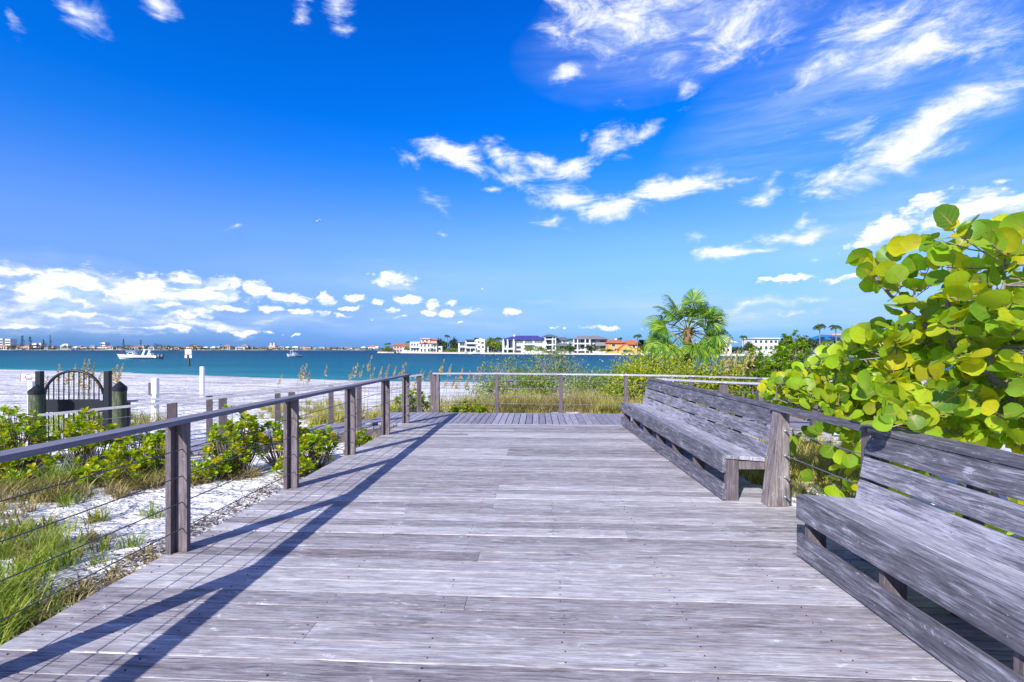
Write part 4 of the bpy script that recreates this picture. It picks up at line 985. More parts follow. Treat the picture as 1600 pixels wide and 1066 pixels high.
# ---- fan palm
def fan_palm():
    rg = np.random.default_rng(61); Y = 19.0; x = X_at(1074, Y); z0 = float(ground_z(x, Y)); zc = 2.38
    root = thing('fan_palm', 'bushy fan palm with shaggy brown trunk top beyond the boardwalk', 'palm tree', (x, Y, z0))
    H = zc - z0
    mb = MB(); mb.tube([(0.0, 0, -.1), (0.03, 0, H * .5), (0, 0, H)], [.20, .17, .15], 12); mb.build('trunk', boot_m, root)
    bb = MB()
    for i in range(46):
        a = i * 2.4; z = H * (0.25 + 0.72 * i / 46); d = Vector((math.cos(a), math.sin(a), 0))
        bb.beam(d * .14 + Vector((0, 0, z)), d * (.30 + rg.uniform(0, .08)) + Vector((0, 0, z + .22)), .07, .025)
    bb.build('leaf_boots', boot_m, root)
    seg = 40; tv, tf = [], []
    for i in range(seg):
        a0 = math.radians(-118 + 236 * i / seg); a1 = math.radians(-118 + 236 * (i + 1) / seg); am = (a0 + a1) / 2
        k = len(tv); L = 1.0 - 0.16 * abs(am) / 2
        for r, q, z in ((.05, 1, 0), (.55, 1, .02 if i % 2 else -.02), (.8, .55, -.03), (L, .06, -.18)):
            for s in (-1, 1):
                aa = am + s * (a1 - a0) / 2 * q
                tv.append((math.sin(aa) * r, math.cos(aa) * r, z - 0.10 * r * r * abs(math.sin(am))))
        for j in range(3): tf.append((k + 2 * j, k + 2 * j + 1, k + 2 * j + 3, k + 2 * j + 2))
    tv, tf = np.array(tv), np.array(tf)
    pos, tip, nrm, sz = [], [], [], []; pm = MB()
    # (angle from vertical in the picture plane, toward viewer, petiole length)
    fr = [(4, .1, 1.15), (-24, .05, 1.05), (22, -.3, 1.0), (-42, .3, 1.05), (40, .1, 1.0), (-60, -.1, 1.05), (52, .4, .95), (66, -.2, 1.05), (-75, .4, 1.0), (-92, .1, 1.05), (82, .3, 1.0), (-104, -.2, 1.05), (100, .1, 1.0), (-118, .35, 1.0), (116, -.1, 1.0), (-10, -.9, 1.0), (14, .9, .9), (-35, .9, .85), (36, .9, .85), (128, .5, .8), (-134, .5, .95), (60, -.9, 1.0), (-58, -.9, 1.0), (150, .6, .6), (-150, .3, .8), (170, .8, .6), (30, -.6, .85), (-84, -.6, .9), (92, -.5, .9), (-112, .4, .9), (110, .4, .85)]
    for ang, tv_, L in fr:
        ang = math.radians(ang + rg.normal(0, 4)); c = unit(np.array([math.sin(ang), -tv_, math.cos(ang)]))
        b = np.array([0, 0, H * 0.97]) + c * .10; droop = 0.05 + 0.10 * abs(math.sin(ang))
        e = b + c * L - np.array([0, 0, droop * L])
        pm.tube([b, (b + e) / 2 + np.array([0, 0, .05]), e], [.022, .016, .012], 5, cap=False)
        t = unit(c - np.array([0, 0, .35 * abs(math.sin(ang))]))
        n = unit(np.array([0.0, -0.75, 0.55]) + rg.normal(0, .35, 3) + np.array([0, 0, .2]))
        pos.append(e - t * .04); tip.append(t); nrm.append(n); sz.append(rg.uniform(.60, .78))
    pm.build('leaf_stalks', petiole_m, root)
    pos, tip, nrm, sz = map(np.array, (pos, tip, nrm, sz))
    for i in range(len(pos)):
        V, Fa = scatter(tv, tf, basis(tip[i:i + 1], nrm[i:i + 1]) * sz[i], pos[i:i + 1])
        V = V + rg.normal(0, .008, V.shape)
        r = np.linalg.norm(V - pos[i], axis=1); V[:, 2] -= 0.16 * np.maximum(0, r - .35) ** 2 * 1.6
        link_mesh('fan_leaf', arr_mesh('fan_leaf', V, Fa, LEAF['fan']), root)
fan_palm()
# ================================================================== GATE, SIGN, POSTS
black_metal = plain('black_gate_metal', (.022, .025, .032), 0.4, 0.2, 0.3)
pile_wood = wood('green_stained_piling', 'Z', (.022, .034, .02), (.065, .085, .05), (.19, .19, .13), grain=1.3, contrast=1.3)
white_paint = plain('white_painted_wood', (.80, .80, .82), 0.6, 0.05)
sign_face = plain('sign_face', (.72, .70, .82), 0.5, 0.04)
sign_ink = plain('sign_ink', (.10, .03, .08), 0.6)
def gate():
    x, y = X_at(115.5, 10.0), 10.0; z0 = float(ground_z(x, y))
    root = thing('arched_gate', 'black metal garden gate with arched picket top on the beach', 'gate', (x, y, z0), math.radians(4))
    hw = .585; zs = .56 - z0; zp = .30 - z0; k = MB()
    arc = [(hw * math.cos(t), 0, zs + hw * math.sin(t)) for t in np.linspace(0, pi, 33)]
    k.tube([(hw, 0, .06)] + arc + [(-hw, 0, .06)], .028, 8); fr = k.build('frame', black_metal, root)
    b = MB(); b.box(-hw + .022, hw - .022, -.012, .012, zp, zs); b.build('panel', black_metal, root)
    b = MB(); b.box(-hw + .022, hw - .022, -.018, .018, .07, .11); b.build('bottom_bar', black_metal, root)
    for i in range(11):
        px = -hw + hw * 2 * (i + 1) / 12; top = zs + math.sqrt(max(0, hw * hw - px * px)) - .015
        b = MB(); b.tube([(px, 0, zs + .001), (px, 0, top)], .0115, 6); b.tube([(px, 0, .111), (px, 0, zp - .001)], .0115, 6); b.build('picket', black_metal, root)
    for s, name in ((-1, 'gate_post'), (1, 'gate_post')):
        b = MB(); px = s * (hw + .075); b.box(px - .05, px + .05, -.05, .05, -.1, 1.50); b.build(name, black_metal, root, bevel=.004)
    b = MB(); b.box(hw - .03, hw + .02, -.06, -.013, zs - .02, zs + .10); b.build('latch', bolt_m, root)
gate()
def piling(label, px, Y, top_py, w):
    x = X_at(px, Y); z0 = float(ground_z(x, Y)); h = Z_at(top_py, Y) - z0
    root = thing('dock_piling', label, 'piling', (x, Y, z0), 0, 'capped pilings beside the gate')
    r = w / 2; b = MB(); b.tube([(0, 0, -.2), (0, 0, h - .17)], r, 16); b.build('shaft', pile_wood, root)
    b = MB(); n = 16
    vs = [(math.cos(2 * pi * i / n) * r * 1.07, math.sin(2 * pi * i / n) * r * 1.07, z) for z in (h - .20, h - .13) for i in range(n)] + [(0, 0, h)]
    b.add(vs, [(i, (i + 1) % n, n + (i + 1) % n, n + i) for i in range(n)] + [(n + i, n + (i + 1) % n, 2 * n) for i in range(n)] + [tuple(range(n))[::-1]])
    b.build('cap', black_metal, root)
piling('green stained piling with black cone cap left of the arched gate', 58, 9.6, 600, .26)
piling('green stained piling with black cone cap right of the arched gate', 187, 9.7, 595, .235)
def post_thing(label, px, Y, top, w, mat, name='marker_post', group=None):
    x = X_at(px, Y); z0 = float(ground_z(x, Y)); h = Z_at(top, Y) - z0
    b = MB(); b.box(-w / 2, w / 2, -w / 2, w / 2, -.2, h); o = b.build(name, mat, None, bevel=.006); o.location = (x, Y, z0); o.rotation_euler = (0, 0, .12)
    tag(o, label, 'post', group)
GP = 'white posts on the beach'
post_thing('thick white post on the sand between the piling and the railing', 242.5, 14, 591, .145, white_paint, group=GP)
post_thing('thinner white post standing alone nearer the water', 316, 24, 573, .16, white_paint, group=GP)
post_thing('short weathered grey post left of the thick white post', 235, 24, 598, .13, post_wood)
def sign():
    Y = 11.5; x = X_at(46.5, Y); z0 = float(ground_z(x, Y))
    root = thing('beach_sign', 'small pale sign with dark arch emblem on a white post by the gate', 'sign', (x, Y, z0))
    b = MB(); b.box(-.055, .055, -.0, .09, -.2, Z_at(597, Y) - z0); b.build('post', white_paint, root)
    zt, zb = Z_at(583.5, Y) - z0, Z_at(596, Y) - z0; hw = .20; zc = (zt + zb) / 2
    b = MB(); b.box(-hw, hw, -.025, -.004, zb, zt); bd = b.build('board', sign_face, root, bevel=.003)
    b = MB()
    for (x0, x1, a, c) in ((-hw + .006, hw - .006, zt - .012, zt - .006), (-hw + .006, hw - .006, zb + .006, zb + .012), (-hw + .006, -hw + .012, zb + .0121, zt - .0121), (hw - .012, hw - .006, zb + .0121, zt - .0121)): b.box(x0, x1, -.030, -.026, a, c)
    b.build('border', sign_ink, bd)
    b = MB(); b.tube([(.0 + .08 * math.cos(t), -.029, zc - .002 + .075 * math.sin(t)) for t in np.linspace(.05, pi - .05, 15)], .006, 5); b.build('emblem', sign_ink, bd)
    b = MB(); rg = np.random.default_rng(4)
    for zz, a, c in ((zc - .012, -.14, .14), (zc - .045, -.07, .08)):
        q = a
        while q < c: w = rg.uniform(.012, .028); b.box(q, q + w, -.030, -.0262, zz - .011, zz + .009); q += w + .008
    b.build('lettering', sign_ink, bd)
sign()

# ================================================================== BOATS AND MARKER
boat_white = plain('boat_gelcoat', (.80, .81, .83), 0.25, 0.03, spec=.5)
boat_dark = plain('boat_tinted_glass', (.04, .06, .09), 0.15, 0.1, spec=.6)
boat_grey = plain('boat_grey_trim', (.16, .18, .22), 0.4)
def hull_mesh(L, B, H, bow=.62):
    """pointed hull, bow toward -x"""
    b = MB(); n = 14; vs = []
    for i in range(n + 1):
        t = i / n; x = -L / 2 + L * t
        w = B / 2 * min(1, (t / .45)) ** .62 if t < .45 else B / 2
        sheer = H * (1 + bow * (1 - t) ** 2 * .6); ch = H * .35
        flare = .55 + .4 * min(1, t / .5)
        vs += [(x + L * .10 * (1 - t) ** 3 * 0, -w, sheer), (x + L * .05 * (1 - t) ** 2, -w * flare, ch), (x + L * .09 * (1 - t) ** 2, 0, -.35), (x + L * .05 * (1 - t) ** 2, w * flare, ch), (x, w, sheer), (x, w * .86, sheer - .18), (x, -w * .86, sheer - .18)]
    fs = []
    for i in range(n):
        a, c = i * 7, (i + 1) * 7
        for j in range(7): fs.append((a + j, a + (j + 1) % 7, c + (j + 1) % 7, c + j))
    fs += [tuple(range(7))[::-1], tuple(range(n * 7, n * 7 + 7))]
    return b.add(vs, fs)
def big_boat():
    Y = 147.0; x = X_at(216, Y)
    root = thing('motor_boat', 'long white motor boat with cabin and raked tower cruising near the channel sign', 'boat', (x, Y, WATER_Z))
    s = Y / F_PX
    def bx(px): return (px - 216) * s
    def bz(py): return EYE - (py - HZ) * s - WATER_Z
    hull_mesh(12.9, 3.1, 1.05).build('hull', boat_white, root)
    b = MB(); b.box(-5.2, 5.6, -1.562, -1.556, .42, .52); b.build('waterline_stripe', boat_grey, root)
    b = MB(); b.hexa([(bx(202), -1.0, 1.0), (bx(213), -1.0, 1.0), (bx(213), 1.0, 1.0), (bx(202), 1.0, 1.0), (bx(204), -.9, 2.05), (bx(211), -.9, 2.05), (bx(211), .9, 2.05), (bx(204), .9, 2.05)]); c = b.build('console', boat_white, root)
    b = MB(); b.box(bx(204.5), bx(210), -1.005, -.96, 1.45, 1.95); b.build('window', boat_dark, c)
    b = MB(); b.box(bx(201), bx(216), -1.2, 1.2, 2.32, 2.44); b.build('hard_top', boat_white, root, bevel=.03)
    for px in (202.5, 214.5):
        for yy in (-1.05, 1.05): b = MB(); b.tube([(bx(px), yy, 1.0), (bx(px), yy, 2.33)], .045, 6); b.build('top_support', boat_white, root)
    b = MB()
    for yy in (-1.1, 1.1): b.hexa([(bx(225), yy - .12, .95), (bx(228), yy - .12, .95), (bx(228), yy + .12, .95), (bx(225), yy + .12, .95), (bx(229.5), yy - .1, 2.9), (bx(232), yy - .1, 2.9), (bx(232), yy + .1, 2.9), (bx(229.5), yy + .1, 2.9)])
    b.box(bx(229), bx(238), -1.3, 1.3, 2.901, 2.99); b.build('tower_arch', boat_white, root)
    b = MB(); b.box(bx(233), bx(238), -.7, .7, .95, 1.75); b.build('helm_seat', boat_white, root, bevel=.05)
    b = MB(); b.tube([(bx(232), 0, 2.99), (bx(232.3), 0, 3.6)], .03, 5); b.build('antenna', boat_white, root)
    for yy in (-.7, .7): b = MB(); b.hexa([(6.42, yy - .28, -.2), (6.8, yy - .28, -.2), (6.8, yy + .28, -.2), (6.42, yy + .28, -.2), (6.42, yy - .3, 1.35), (7.1, yy - .3, 1.3), (7.1, yy + .3, 1.3), (6.42, yy + .3, 1.35)]); b.build('outboard_engine', boat_grey, root, bevel=.06)
    # a passenger standing on the bow
    sk = bpy.data.meshes.new('person_body')
    J = [(0, 0, .92), (0, 0, 1.2), (0, 0, 1.42), (0, 0, 1.55), (-.01, 0, 1.72), (-.10, 0, .9), (-.11, -.02, .48), (-.12, 0, .06), (.10, 0, .9), (.11, -.02, .48), (.12, 0, .06), (-.2, 0, 1.4), (-.28, .0, 1.12), (-.22, -.14, .92), (.2, 0, 1.4), (.28, 0, 1.12), (.22, -.14, .92)]
    E = [(0, 1), (1, 2), (2, 3), (3, 4), (0, 5), (5, 6), (6, 7), (0, 8), (8, 9), (9, 10), (2, 11), (11, 12), (12, 13), (2, 14), (14, 15), (15, 16)]
    R = [.15, .15, .17, .06, .10, .095, .075, .055, .095, .075, .055, .065, .05, .04, .065, .05, .04]
    sk.from_pydata(J, E, []); p = bpy.data.objects.new('person', sk); COL.objects.link(p)
    p.location = (x + bx(191), Y, WATER_Z + 1.28); sk.materials.append(plain('dark_red_clothing', (.20, .05, .07), .8))
    md = p.modifiers.new('skin', 'SKIN')
    for v, r in zip(sk.skin_vertices[0].data, R): v.radius = (r, r)
    sk.skin_vertices[0].data[0].use_root = True
    p.modifiers.new('sub', 'SUBSURF').levels = 1
    tag(p, 'person in dark red clothing standing on the bow of the long white boat', 'person')
big_boat()
def small_boat():
    Y = 181.0; x = X_at(459, Y)
    root = thing('motor_boat', 'small white boat with a canopy far out on the water', 'boat', (x, Y, WATER_Z), math.radians(55))
    hull_mesh(5.6, 2.2, .9).build('hull', boat_white, root)
    b = MB(); b.box(-.5, .8, -.6, .6, .7, 1.7); c = b.build('console', boat_white, root, bevel=.05)
    b = MB(); b.box(-.53, -.505, -.5, .5, 1.25, 1.65); b.build('window', boat_dark, c)
    b = MB(); b.box(-1.0, 1.3, -.95, .95, 2.35, 2.45); b.build('canopy', boat_white, root)
    for px in (-.8, 1.1):
        for yy in (-.8, .8): b = MB(); b.tube([(px, yy, .7), (px, yy, 2.36)], .04, 5); b.build('canopy_support', boat_white, root)
    b = MB(); b.box(2.82, 3.3, -.3, .3, -.2, 1.1); b.build('outboard_engine', boat_grey, root, bevel=.05)
small_boat()
def marker():
    Y = 87.0; x = X_at(295.5, Y); s = Y / F_PX
    root = thing('channel_marker', 'channel marker piling with square white board rising from the water', 'channel marker', (x, Y, WATER_Z))
    b = MB(); b.tube([(0, 0, -1.5), (0, 0, 2.8)], .17, 10); b.build('piling', pile_wood, root)
    b = MB(); b.box(-.62, .62, -.25, -.19, 2.05, 3.05); bd = b.build('board', white_paint, root)
    b = MB(); pk = plain('marker_border_paint', (.55, .22, .20), .6)
    for q in ((-.62, .62, 2.05, 2.13), (-.62, .62, 2.97, 3.05), (-.62, -.54, 2.1301, 2.9699), (.54, .62, 2.1301, 2.9699)): b.box(q[0], q[1], -.262, -.2505, q[2], q[3])
    b.build('border', pk, bd)
    for sx in (-1, 1): b = MB(); b.box(sx * .42 - .20, sx * .42 + .20, -.25, -.19, 1.45, 2.0); b.build('side_board', white_paint, root)
    b = MB(); b.box(-.16, .16, -.27, -.17, 1.5, 2.02); b.build('bracket', boat_dark, root)
marker()
def gull():
    root = thing('seagull', 'small white seagull gliding in the blue sky above the water', 'bird', P(497, 346, 60))
    b = MB(); b.tube([(-.22, 0, 0), (-.12, 0, .03), (.05, 0, .03), (.2, 0, 0), (.3, 0, -.01)], [.02, .055, .06, .03, .01], 8); b.build('body', white_paint, root)
    for s in (-1, 1):
        b = MB(); q = [(0, 0), (.28, .10), (.62, .04)]
        pts = [(-.04, 0.03 * s, .05), (.08, 0.03 * s, .05), (-.10, .32 * s, .16), (.06, .30 * s, .15), (.02, .66 * s, .10), (.08, .62 * s, .09)]
        top = [(a, c, d + .012) for a, c, d in pts]
        b.add(pts + top, [(0, 1, 3, 2), (2, 3, 5, 4), (8, 9, 7, 6), (10, 11, 9, 8), (0, 2, 8, 6), (2, 4, 10, 8), (1, 7, 9, 3), (3, 9, 11, 5), (4, 5, 11, 10), (0, 6, 7, 1)]); b.build('wing', white_paint, root)
    root.rotation_euler = (0, 0, .9)
gull()

# ================================================================== FAR SHORES
def land(name, front, depth, top, mat):
    n = len(front); b = MB()
    back = [(x * (1 + depth / y), y + depth) for x, y in front]
    vs = [(x, y, WATER_Z - 1) for x, y in front] + [(x, y + .0, top - .25) for x, y in front] + [(x * 1.004, y + 3, top) for x, y in front] + [(x, y, top) for x, y in back]
    fs = []
    for i in range(n - 1):
        for k in range(3): fs.append((k * n + i, k * n + i + 1, (k + 1) * n + i + 1, (k + 1) * n + i))
    b.add(vs, fs); o = b.build(name, mat); return tag(o, kind='structure')
FR = [(590, 352), (640, 330), (700, 302), (780, 280), (860, 262), (930, 248), (1000, 236), (1100, 218), (1220, 200), (1420, 172), (1700, 150)]
def front_Y(px): return float(np.interp(px, [a for a, _ in FR], [b for _, b in FR]))
shore_m = plain('shore_lawn_and_sand', (.30, .33, .20), .95, .35, nscale=.15)
seawall_m = plain('pale_seawall', (.55, .52, .48), .9, .2, nscale=.4)
land('island_shore', [(X_at(p, y), y) for p, y in FR], 160, -.62, shore_m)
def seawall():
    b = MB(); pts = [(X_at(p, y - .6), y - .6) for p, y in FR]
    for (a, c), (d, e) in zip(pts[:-1], pts[1:]): b.beam((a, c, -1.35), (d, e, -1.35), .5, 1.3)
    tag(b.build('seawall', seawall_m), 'long pale seawall along the far island shore below the big houses', 'seawall')
seawall()
land('far_shore', [(X_at(p, 1000), 1000 + (15 if i % 2 else 0)) for i, p in enumerate(range(-160, 640, 40))] , 150, -.4, plain('far_shore_sand', (.42, .40, .34), .95, .3, nscale=.03))

stucco = plain('white_stucco', (.64, .65, .68), .8, .05, nscale=.6)
grey_st = plain('grey_stucco', (.50, .53, .58), .8, .05, nscale=.6)  # one even pale grey, for a side wing and the greyer buildings
coral_st = plain('coral_stucco', (.62, .30, .25), .8, .08, nscale=.6)
pink_st = plain('pink_stucco', (.72, .46, .38), .8, .08, nscale=.6)
orange_st = plain('orange_stucco', (.64, .38, .13), .8, .08, nscale=.6)
blue_roof = plain('violet_blue_roof', (.06, .055, .26), .55, .2, nscale=.8)
slate_roof = plain('slate_roof', (.12, .14, .17), .7, .2, nscale=.8)
grey_roof = plain('grey_shingle_roof', (.22, .21, .24), .8, .2, nscale=.8)
tile_roof = plain('terracotta_tile_roof', (.42, .15, .08), .8, .25, nscale=.8)
teal_roof = plain('bright_blue_metal_roof', (.02, .17, .34), .4, .15, nscale=.8)
glass_m = plain('dark_window_glass', (.05, .065, .085), .12, .3, spec=.6)
green_glass = plain('greenish_window_glass', (.14, .22, .22), .15, .3, spec=.6)
class House:
    def __init__(s, label, px, mat, setback=14, group=None, name='seaside_house', Y=None):
        s.Y = Y or front_Y(px) + setback; s.z0 = -.62; s.px = px; s.mat = mat
        s.root = thing(name, label, 'house', (X_at(px, s.Y), s.Y, s.z0), 0, group)
    def X(s, p): return X_at(p, s.Y) - s.root.location.x
    def Z(s, p): return Z_at(p, s.Y) - s.z0
    def wall(s, p0, p1, t, b, d0=0, d1=10, mat=None, name='wall'):
        m = MB(); m.box(s.X(p0), s.X(p1), d0, d1, s.Z(b) if b else -.4, s.Z(t)); return m.build(name, mat or s.mat, s.root)
    def win(s, p0, p1, t, b, d=0, mat=None, frame=True):
        x0, x1, z0, z1 = s.X(p0), s.X(p1), s.Z(b), s.Z(t); f = .14
        m = MB()
        for q in ((x0 - f, x1 + f, z0 - f, z0), (x0 - f, x1 + f, z1, z1 + f), (x0 - f, x0, z0 + .001, z1 - .001), (x1, x1 + f, z0 + .001, z1 - .001)): m.box(q[0], q[1], d - .12, d + .05, q[2], q[3])
        n = max(1, int((x1 - x0) / 1.5))
        for i in range(1, n): c = x0 + (x1 - x0) * i / n; m.box(c - .05, c + .05, d - .08, d + .04, z0 + .001, z1 - .001)
        o = m.build('window', stucco, s.root)
        m = MB(); m.box(x0, x1, d - .04, d + .03, z0, z1); m.build('pane', mat or glass_m, o)
    def slab(s, p0, p1, t, b, d0=-2.2, d1=0, name='balcony'):
        m = MB(); x0, x1, z1, z0 = s.X(p0), s.X(p1), s.Z(t), s.Z(b)
        m.box(x0, x1, d0, d1, z0, z0 + .3); m.box(x0, x1, d0, d0 + .15, z0 + .301, z1); m.build(name, s.mat, s.root)
    def col(s, p, t, b, d=-2.0, w=.35):
        m = MB(); x = s.X(p); m.box(x - w / 2, x + w / 2, d - w / 2, d + w / 2, s.Z(b) if b else -.3, s.Z(t)); m.build('column', s.mat, s.root)
    def hip(s, e0, e1, r0, r1, te, tr, d0=-1, d1=11, mat=None, name='roof'):
        x0, x1, a, c = s.X(e0), s.X(e1), s.X(r0), s.X(r1); z0, z1 = s.Z(te), s.Z(tr); dm = (d0 + d1) / 2
        m = MB(); m.add([(x0, d0, z0), (x1, d0, z0), (x1, d1, z0), (x0, d1, z0), (a, dm, z1), (c, dm, z1), (x0, d0, z0 - .3), (x1, d0, z0 - .3), (x1, d1, z0 - .3), (x0, d1, z0 - .3)],
            [(0, 1, 5, 4), (1, 2, 5), (2, 3, 4, 5), (3, 0, 4), (6, 7, 1, 0), (7, 8, 2, 1), (8, 9, 3, 2), (9, 6, 0, 3), (9, 8, 7, 6)])
        return m.build(name, mat, s.root)
    def gable(s, e0, e1, te, tr, d0=-1, d1=8, mat=None, wallmat=None):
        x0, x1 = s.X(e0), s.X(e1); xm = (x0 + x1) / 2; z0, z1 = s.Z(te), s.Z(tr); h = .35
        m = MB(); m.add([(x0, d0, z0), (xm, d0, z1), (x1, d0, z0), (x0, d1, z0), (xm, d1, z1), (x1, d1, z0), (x0, d0, z0 - h), (xm, d0, z1 - h), (x1, d0, z0 - h), (x0, d1, z0 - h), (xm, d1, z1 - h), (x1, d1, z0 - h)],
            [(0, 1, 4, 3), (1, 2, 5, 4), (9, 10, 7, 6), (10, 11, 8, 7), (0, 6, 7, 1), (1, 7, 8, 2), (3, 4, 10, 9), (4, 5, 11, 10), (0, 3, 9, 6), (2, 8, 11, 5)])
        m.build('roof', mat, s.root)
        m = MB(); q = .15; m.add([(x0 + .4, d0 + q, z0 - h - .01), (x1 - .4, d0 + q, z0 - h - .01), (xm, d0 + q, z1 - h - .06), (x0 + .4, d0 + q + .2, z0 - h - .01), (x1 - .4, d0 + q + .2, z0 - h - .01), (xm, d0 + q + .2, z1 - h - .06)], [(0, 1, 2), (5, 4, 3), (0, 3, 4, 1), (1, 4, 5, 2), (2, 5, 3, 0)])
        m.build('gable_wall', wallmat or s.mat, s.root)
    def chimney(s, p0, p1, t, b, d=4): return s.wall(p0, p1, t, b, d, d + 1.4, stucco, 'chimney')
GH = 'big houses on the island shore'
h = House('low coral house with red roof at the left tip of the island', 626, coral_st, group=GH)
h.wall(614, 634, 540, None); h.hip(612.5, 635.5, 618, 630, 539.6, 536.4, mat=tile_roof); h.wall(630, 641, 541.5, None, -2, 7, stucco); h.hip(629, 642, 633, 638, 541.2, 538.5, -3, 8, mat=tile_roof)
for p in (616, 620.5, 625): h.win(p, p + 2.6, 542, 544.5); h.win(p, p + 2.6, 546.5, 549.5)
h.win(632, 635, 544, 547, -2); h.win(637, 639.5, 544, 547, -2)
h = House('white mansion with pink upper storey and terracotta roof', 665, stucco, group=GH)
h.wall(640.5, 656, 534.2, None); h.wall(655.5, 683, 536.2, None, -1.5, 10); h.wall(656.5, 671, 529.6, 536, 2, 9, pink_st, 'upper_storey'); h.wall(671.2, 681.5, 531.5, 536, 2.5, 9, pink_st, 'upper_storey')
h.hip(655.5, 672, 660, 668, 529.4, 528.2, 1, 10, mat=pink_st); h.hip(670.9, 683, 674, 680, 531.3, 529.6, 1.6, 10, mat=tile_roof); h.wall(683, 691, 541, None, 0, 8); h.hip(654.9, 683.7, 660, 679, 536.5, 535.0, -2.2, 11, mat=tile_roof)
for p in (642.5, 647, 651.5): h.win(p, p + 2.2, 537, 540.5); h.win(p, p + 2.2, 544, 549)
for p in (658, 663.5, 669, 674.5, 679): h.win(p, p + 2.4, 538.5, 541.8, -1.5); h.win(p, p + 2.4, 545, 549.5, -1.5)
for p in (659, 665): h.win(p, p + 2.5, 531.5, 534, 2)
h.slab(641, 655.5, 542.2, 543.6); h.win(685, 688.5, 543.5, 547)
h = House('white modern house with stepped balconies beside the pale beach', 740, stucco, group=GH)
h.wall(716, 727, 535, None, 0, 10); h.wall(727.1, 744, 531.2, None, .6, 12); h.wall(744.1, 758, 530, None, -1, 10); h.wall(758.1, 763.5, 534, None, 1, 9, grey_st); h.wall(726.5, 741, 530.6, 531.15, -1.2, 11, slate_roof, 'roof'); h.wall(715.6, 727, 534.4, 534.95, -1.0, 9, slate_roof, 'roof'); h.wall(748, 753, 528.6, 529.95, 2, 6)
for a, c, t, b_, d in ((718.5, 726, 536, 540.3, 0), (718.5, 726, 544.8, 550, 0), (729, 741, 532.4, 535.2, .6), (729, 742, 538, 541.4, .6), (729, 742, 545.6, 550, .6), (747, 750, 541, 544, -1), (753, 756, 541, 544, -1), (752, 756, 534.6, 537.4, -1), (746, 750, 547, 550, -1), (746.5, 749.5, 533.5, 536, -1), (760, 762, 540, 543, 1)): h.win(a, c, t, b_, d)
h.slab(717, 727, 541.2, 543); h.slab(728, 743.5, 535.6, 537.4); h.slab(727.2, 743.6, 541.8, 544, -2.6)
for p in (728, 735.5, 743): h.col(p, 541.8, None, -2.3)
h = House('large white villa with violet-blue hipped roof and tall columns', 818, stucco, group=GH)
h.wall(785, 851, 530, None); h.hip(783, 853, 806, 840, 530, 524.2, -1.5, 13, mat=blue_roof); h.chimney(802, 805, 522.8, 530)
h.wall(785.5, 804.5, 544.4, 546.2, -2.4, -.001, name='terrace_slab')
for p in (786.5, 793, 802.5): h.col(p, 530.3, None, -2.0, .7)
for a, c, t, b_ in ((788, 792, 532.5, 540), (794.5, 801, 532.2, 543.6), (794, 801.5, 547.4, 552), (787.5, 791.5, 547.4, 552), (807, 814, 541, 545), (807, 814, 547.5, 551)): h.win(a, c, t, b_)
for a, c, t, b_ in ((806, 817, 532, 536.5), (820, 832, 532, 537), (835, 848, 532.5, 536.5), (820, 832, 541, 545), (836, 847, 541, 545)): h.win(a, c, t, b_, 0, green_glass)
h.slab(818, 834, 537.6, 539.2)
h = House('white tower house with open balconies under a flared grey roof', 866, stucco, group=GH)
h.wall(853, 868, 526, None, 1.5, 9); h.hip(848, 870.5, 856, 862, 525.6, 522.3, -2.8, 11, mat=slate_roof)
for t, b_ in ((529.6, 531), (538.4, 540), (547, 548.4)): h.wall(850.5, 868, t, b_, -2, 1.499, name='balcony')
for p in (851.4, 863, 867.6): h.col(p, 525.9, None, -1.8, .55)
for t, b_ in ((526.6, 529.2), (531.6, 538), (540.6, 546.5)): h.win(854.5, 861.5, t, b_, 1.5)
h.wall(868.1, 889, 531.2, None, 2, 11); h.hip(866, 891, 872, 886, 531.1, 526.4, 1, 12, mat=slate_roof); h.hip(863.2, 890, 868, 886, 540.2, 536.4, -2.5, 2.0, mat=slate_roof, name='porch_roof')
for a, c, t, b_ in ((872, 877, 532.4, 535.4), (880, 886, 532.4, 535.4), (869, 873, 541, 546.5), (875, 880, 541, 546.5), (882, 887, 541, 546.5)): h.win(a, c, t, b_, 2, green_glass)
h = House('white house with stacked verandas and wide grey roof', 922, stucco, group=GH)
h.wall(897, 949, 529.6, None, 0, 12); h.hip(893.5, 951, 908, 936, 529.2, 524.2, -3, 14, mat=grey_roof)
for t, b_ in ((536.2, 538.0), (546.8, 548.4)): h.wall(894.5, 921, t, b_, -2.6, -.001, name='veranda')
for p in (895.4, 901.5, 913.5, 920.4): h.col(p, 529.4, None, -2.4, .6)
for a, c, t, b_ in ((899, 905, 530.8, 535.6), (907, 913, 530.8, 535.6), (915, 919, 530.8, 535.6), (898, 905, 539, 545.5), (907, 913, 539, 545.5), (899, 906, 549.5, 553), (924, 930, 531, 534), (938, 946, 532, 535), (938, 946, 541, 545)): h.win(a, c, t, b_)
h.hip(926, 950.5, 931, 945, 539.5, 535, -2.5, -.05, mat=grey_roof, name='porch_roof')
h = House('orange stucco house with red tile roofs', 976, orange_st, group=GH)
h.wall(951, 976, 535.4, None, 0, 10); h.hip(949.5, 978, 957, 971, 535.2, 530.8, -1.2, 11, mat=tile_roof); h.wall(976.1, 1002, 538, None, 1, 11); h.hip(975, 1003.5, 984, 996, 537.8, 531, 0, 12, mat=tile_roof)
h.wall(964, 985, 545.5, None, -5, -.01); h.gable(962.5, 986.5, 545.5, 537.4, -5.6, 1.2, tile_roof); h.chimney(964, 967, 528.8, 533, 5)
for a, c, t, b_, d in ((956, 961, 538, 541.5, 0), (960, 962.5, 544.5, 548, 0), (989, 993, 540, 543, 1), (996, 999, 540, 543, 1), (970, 978, 547, 551, -5)): h.win(a, c, t, b_, d)
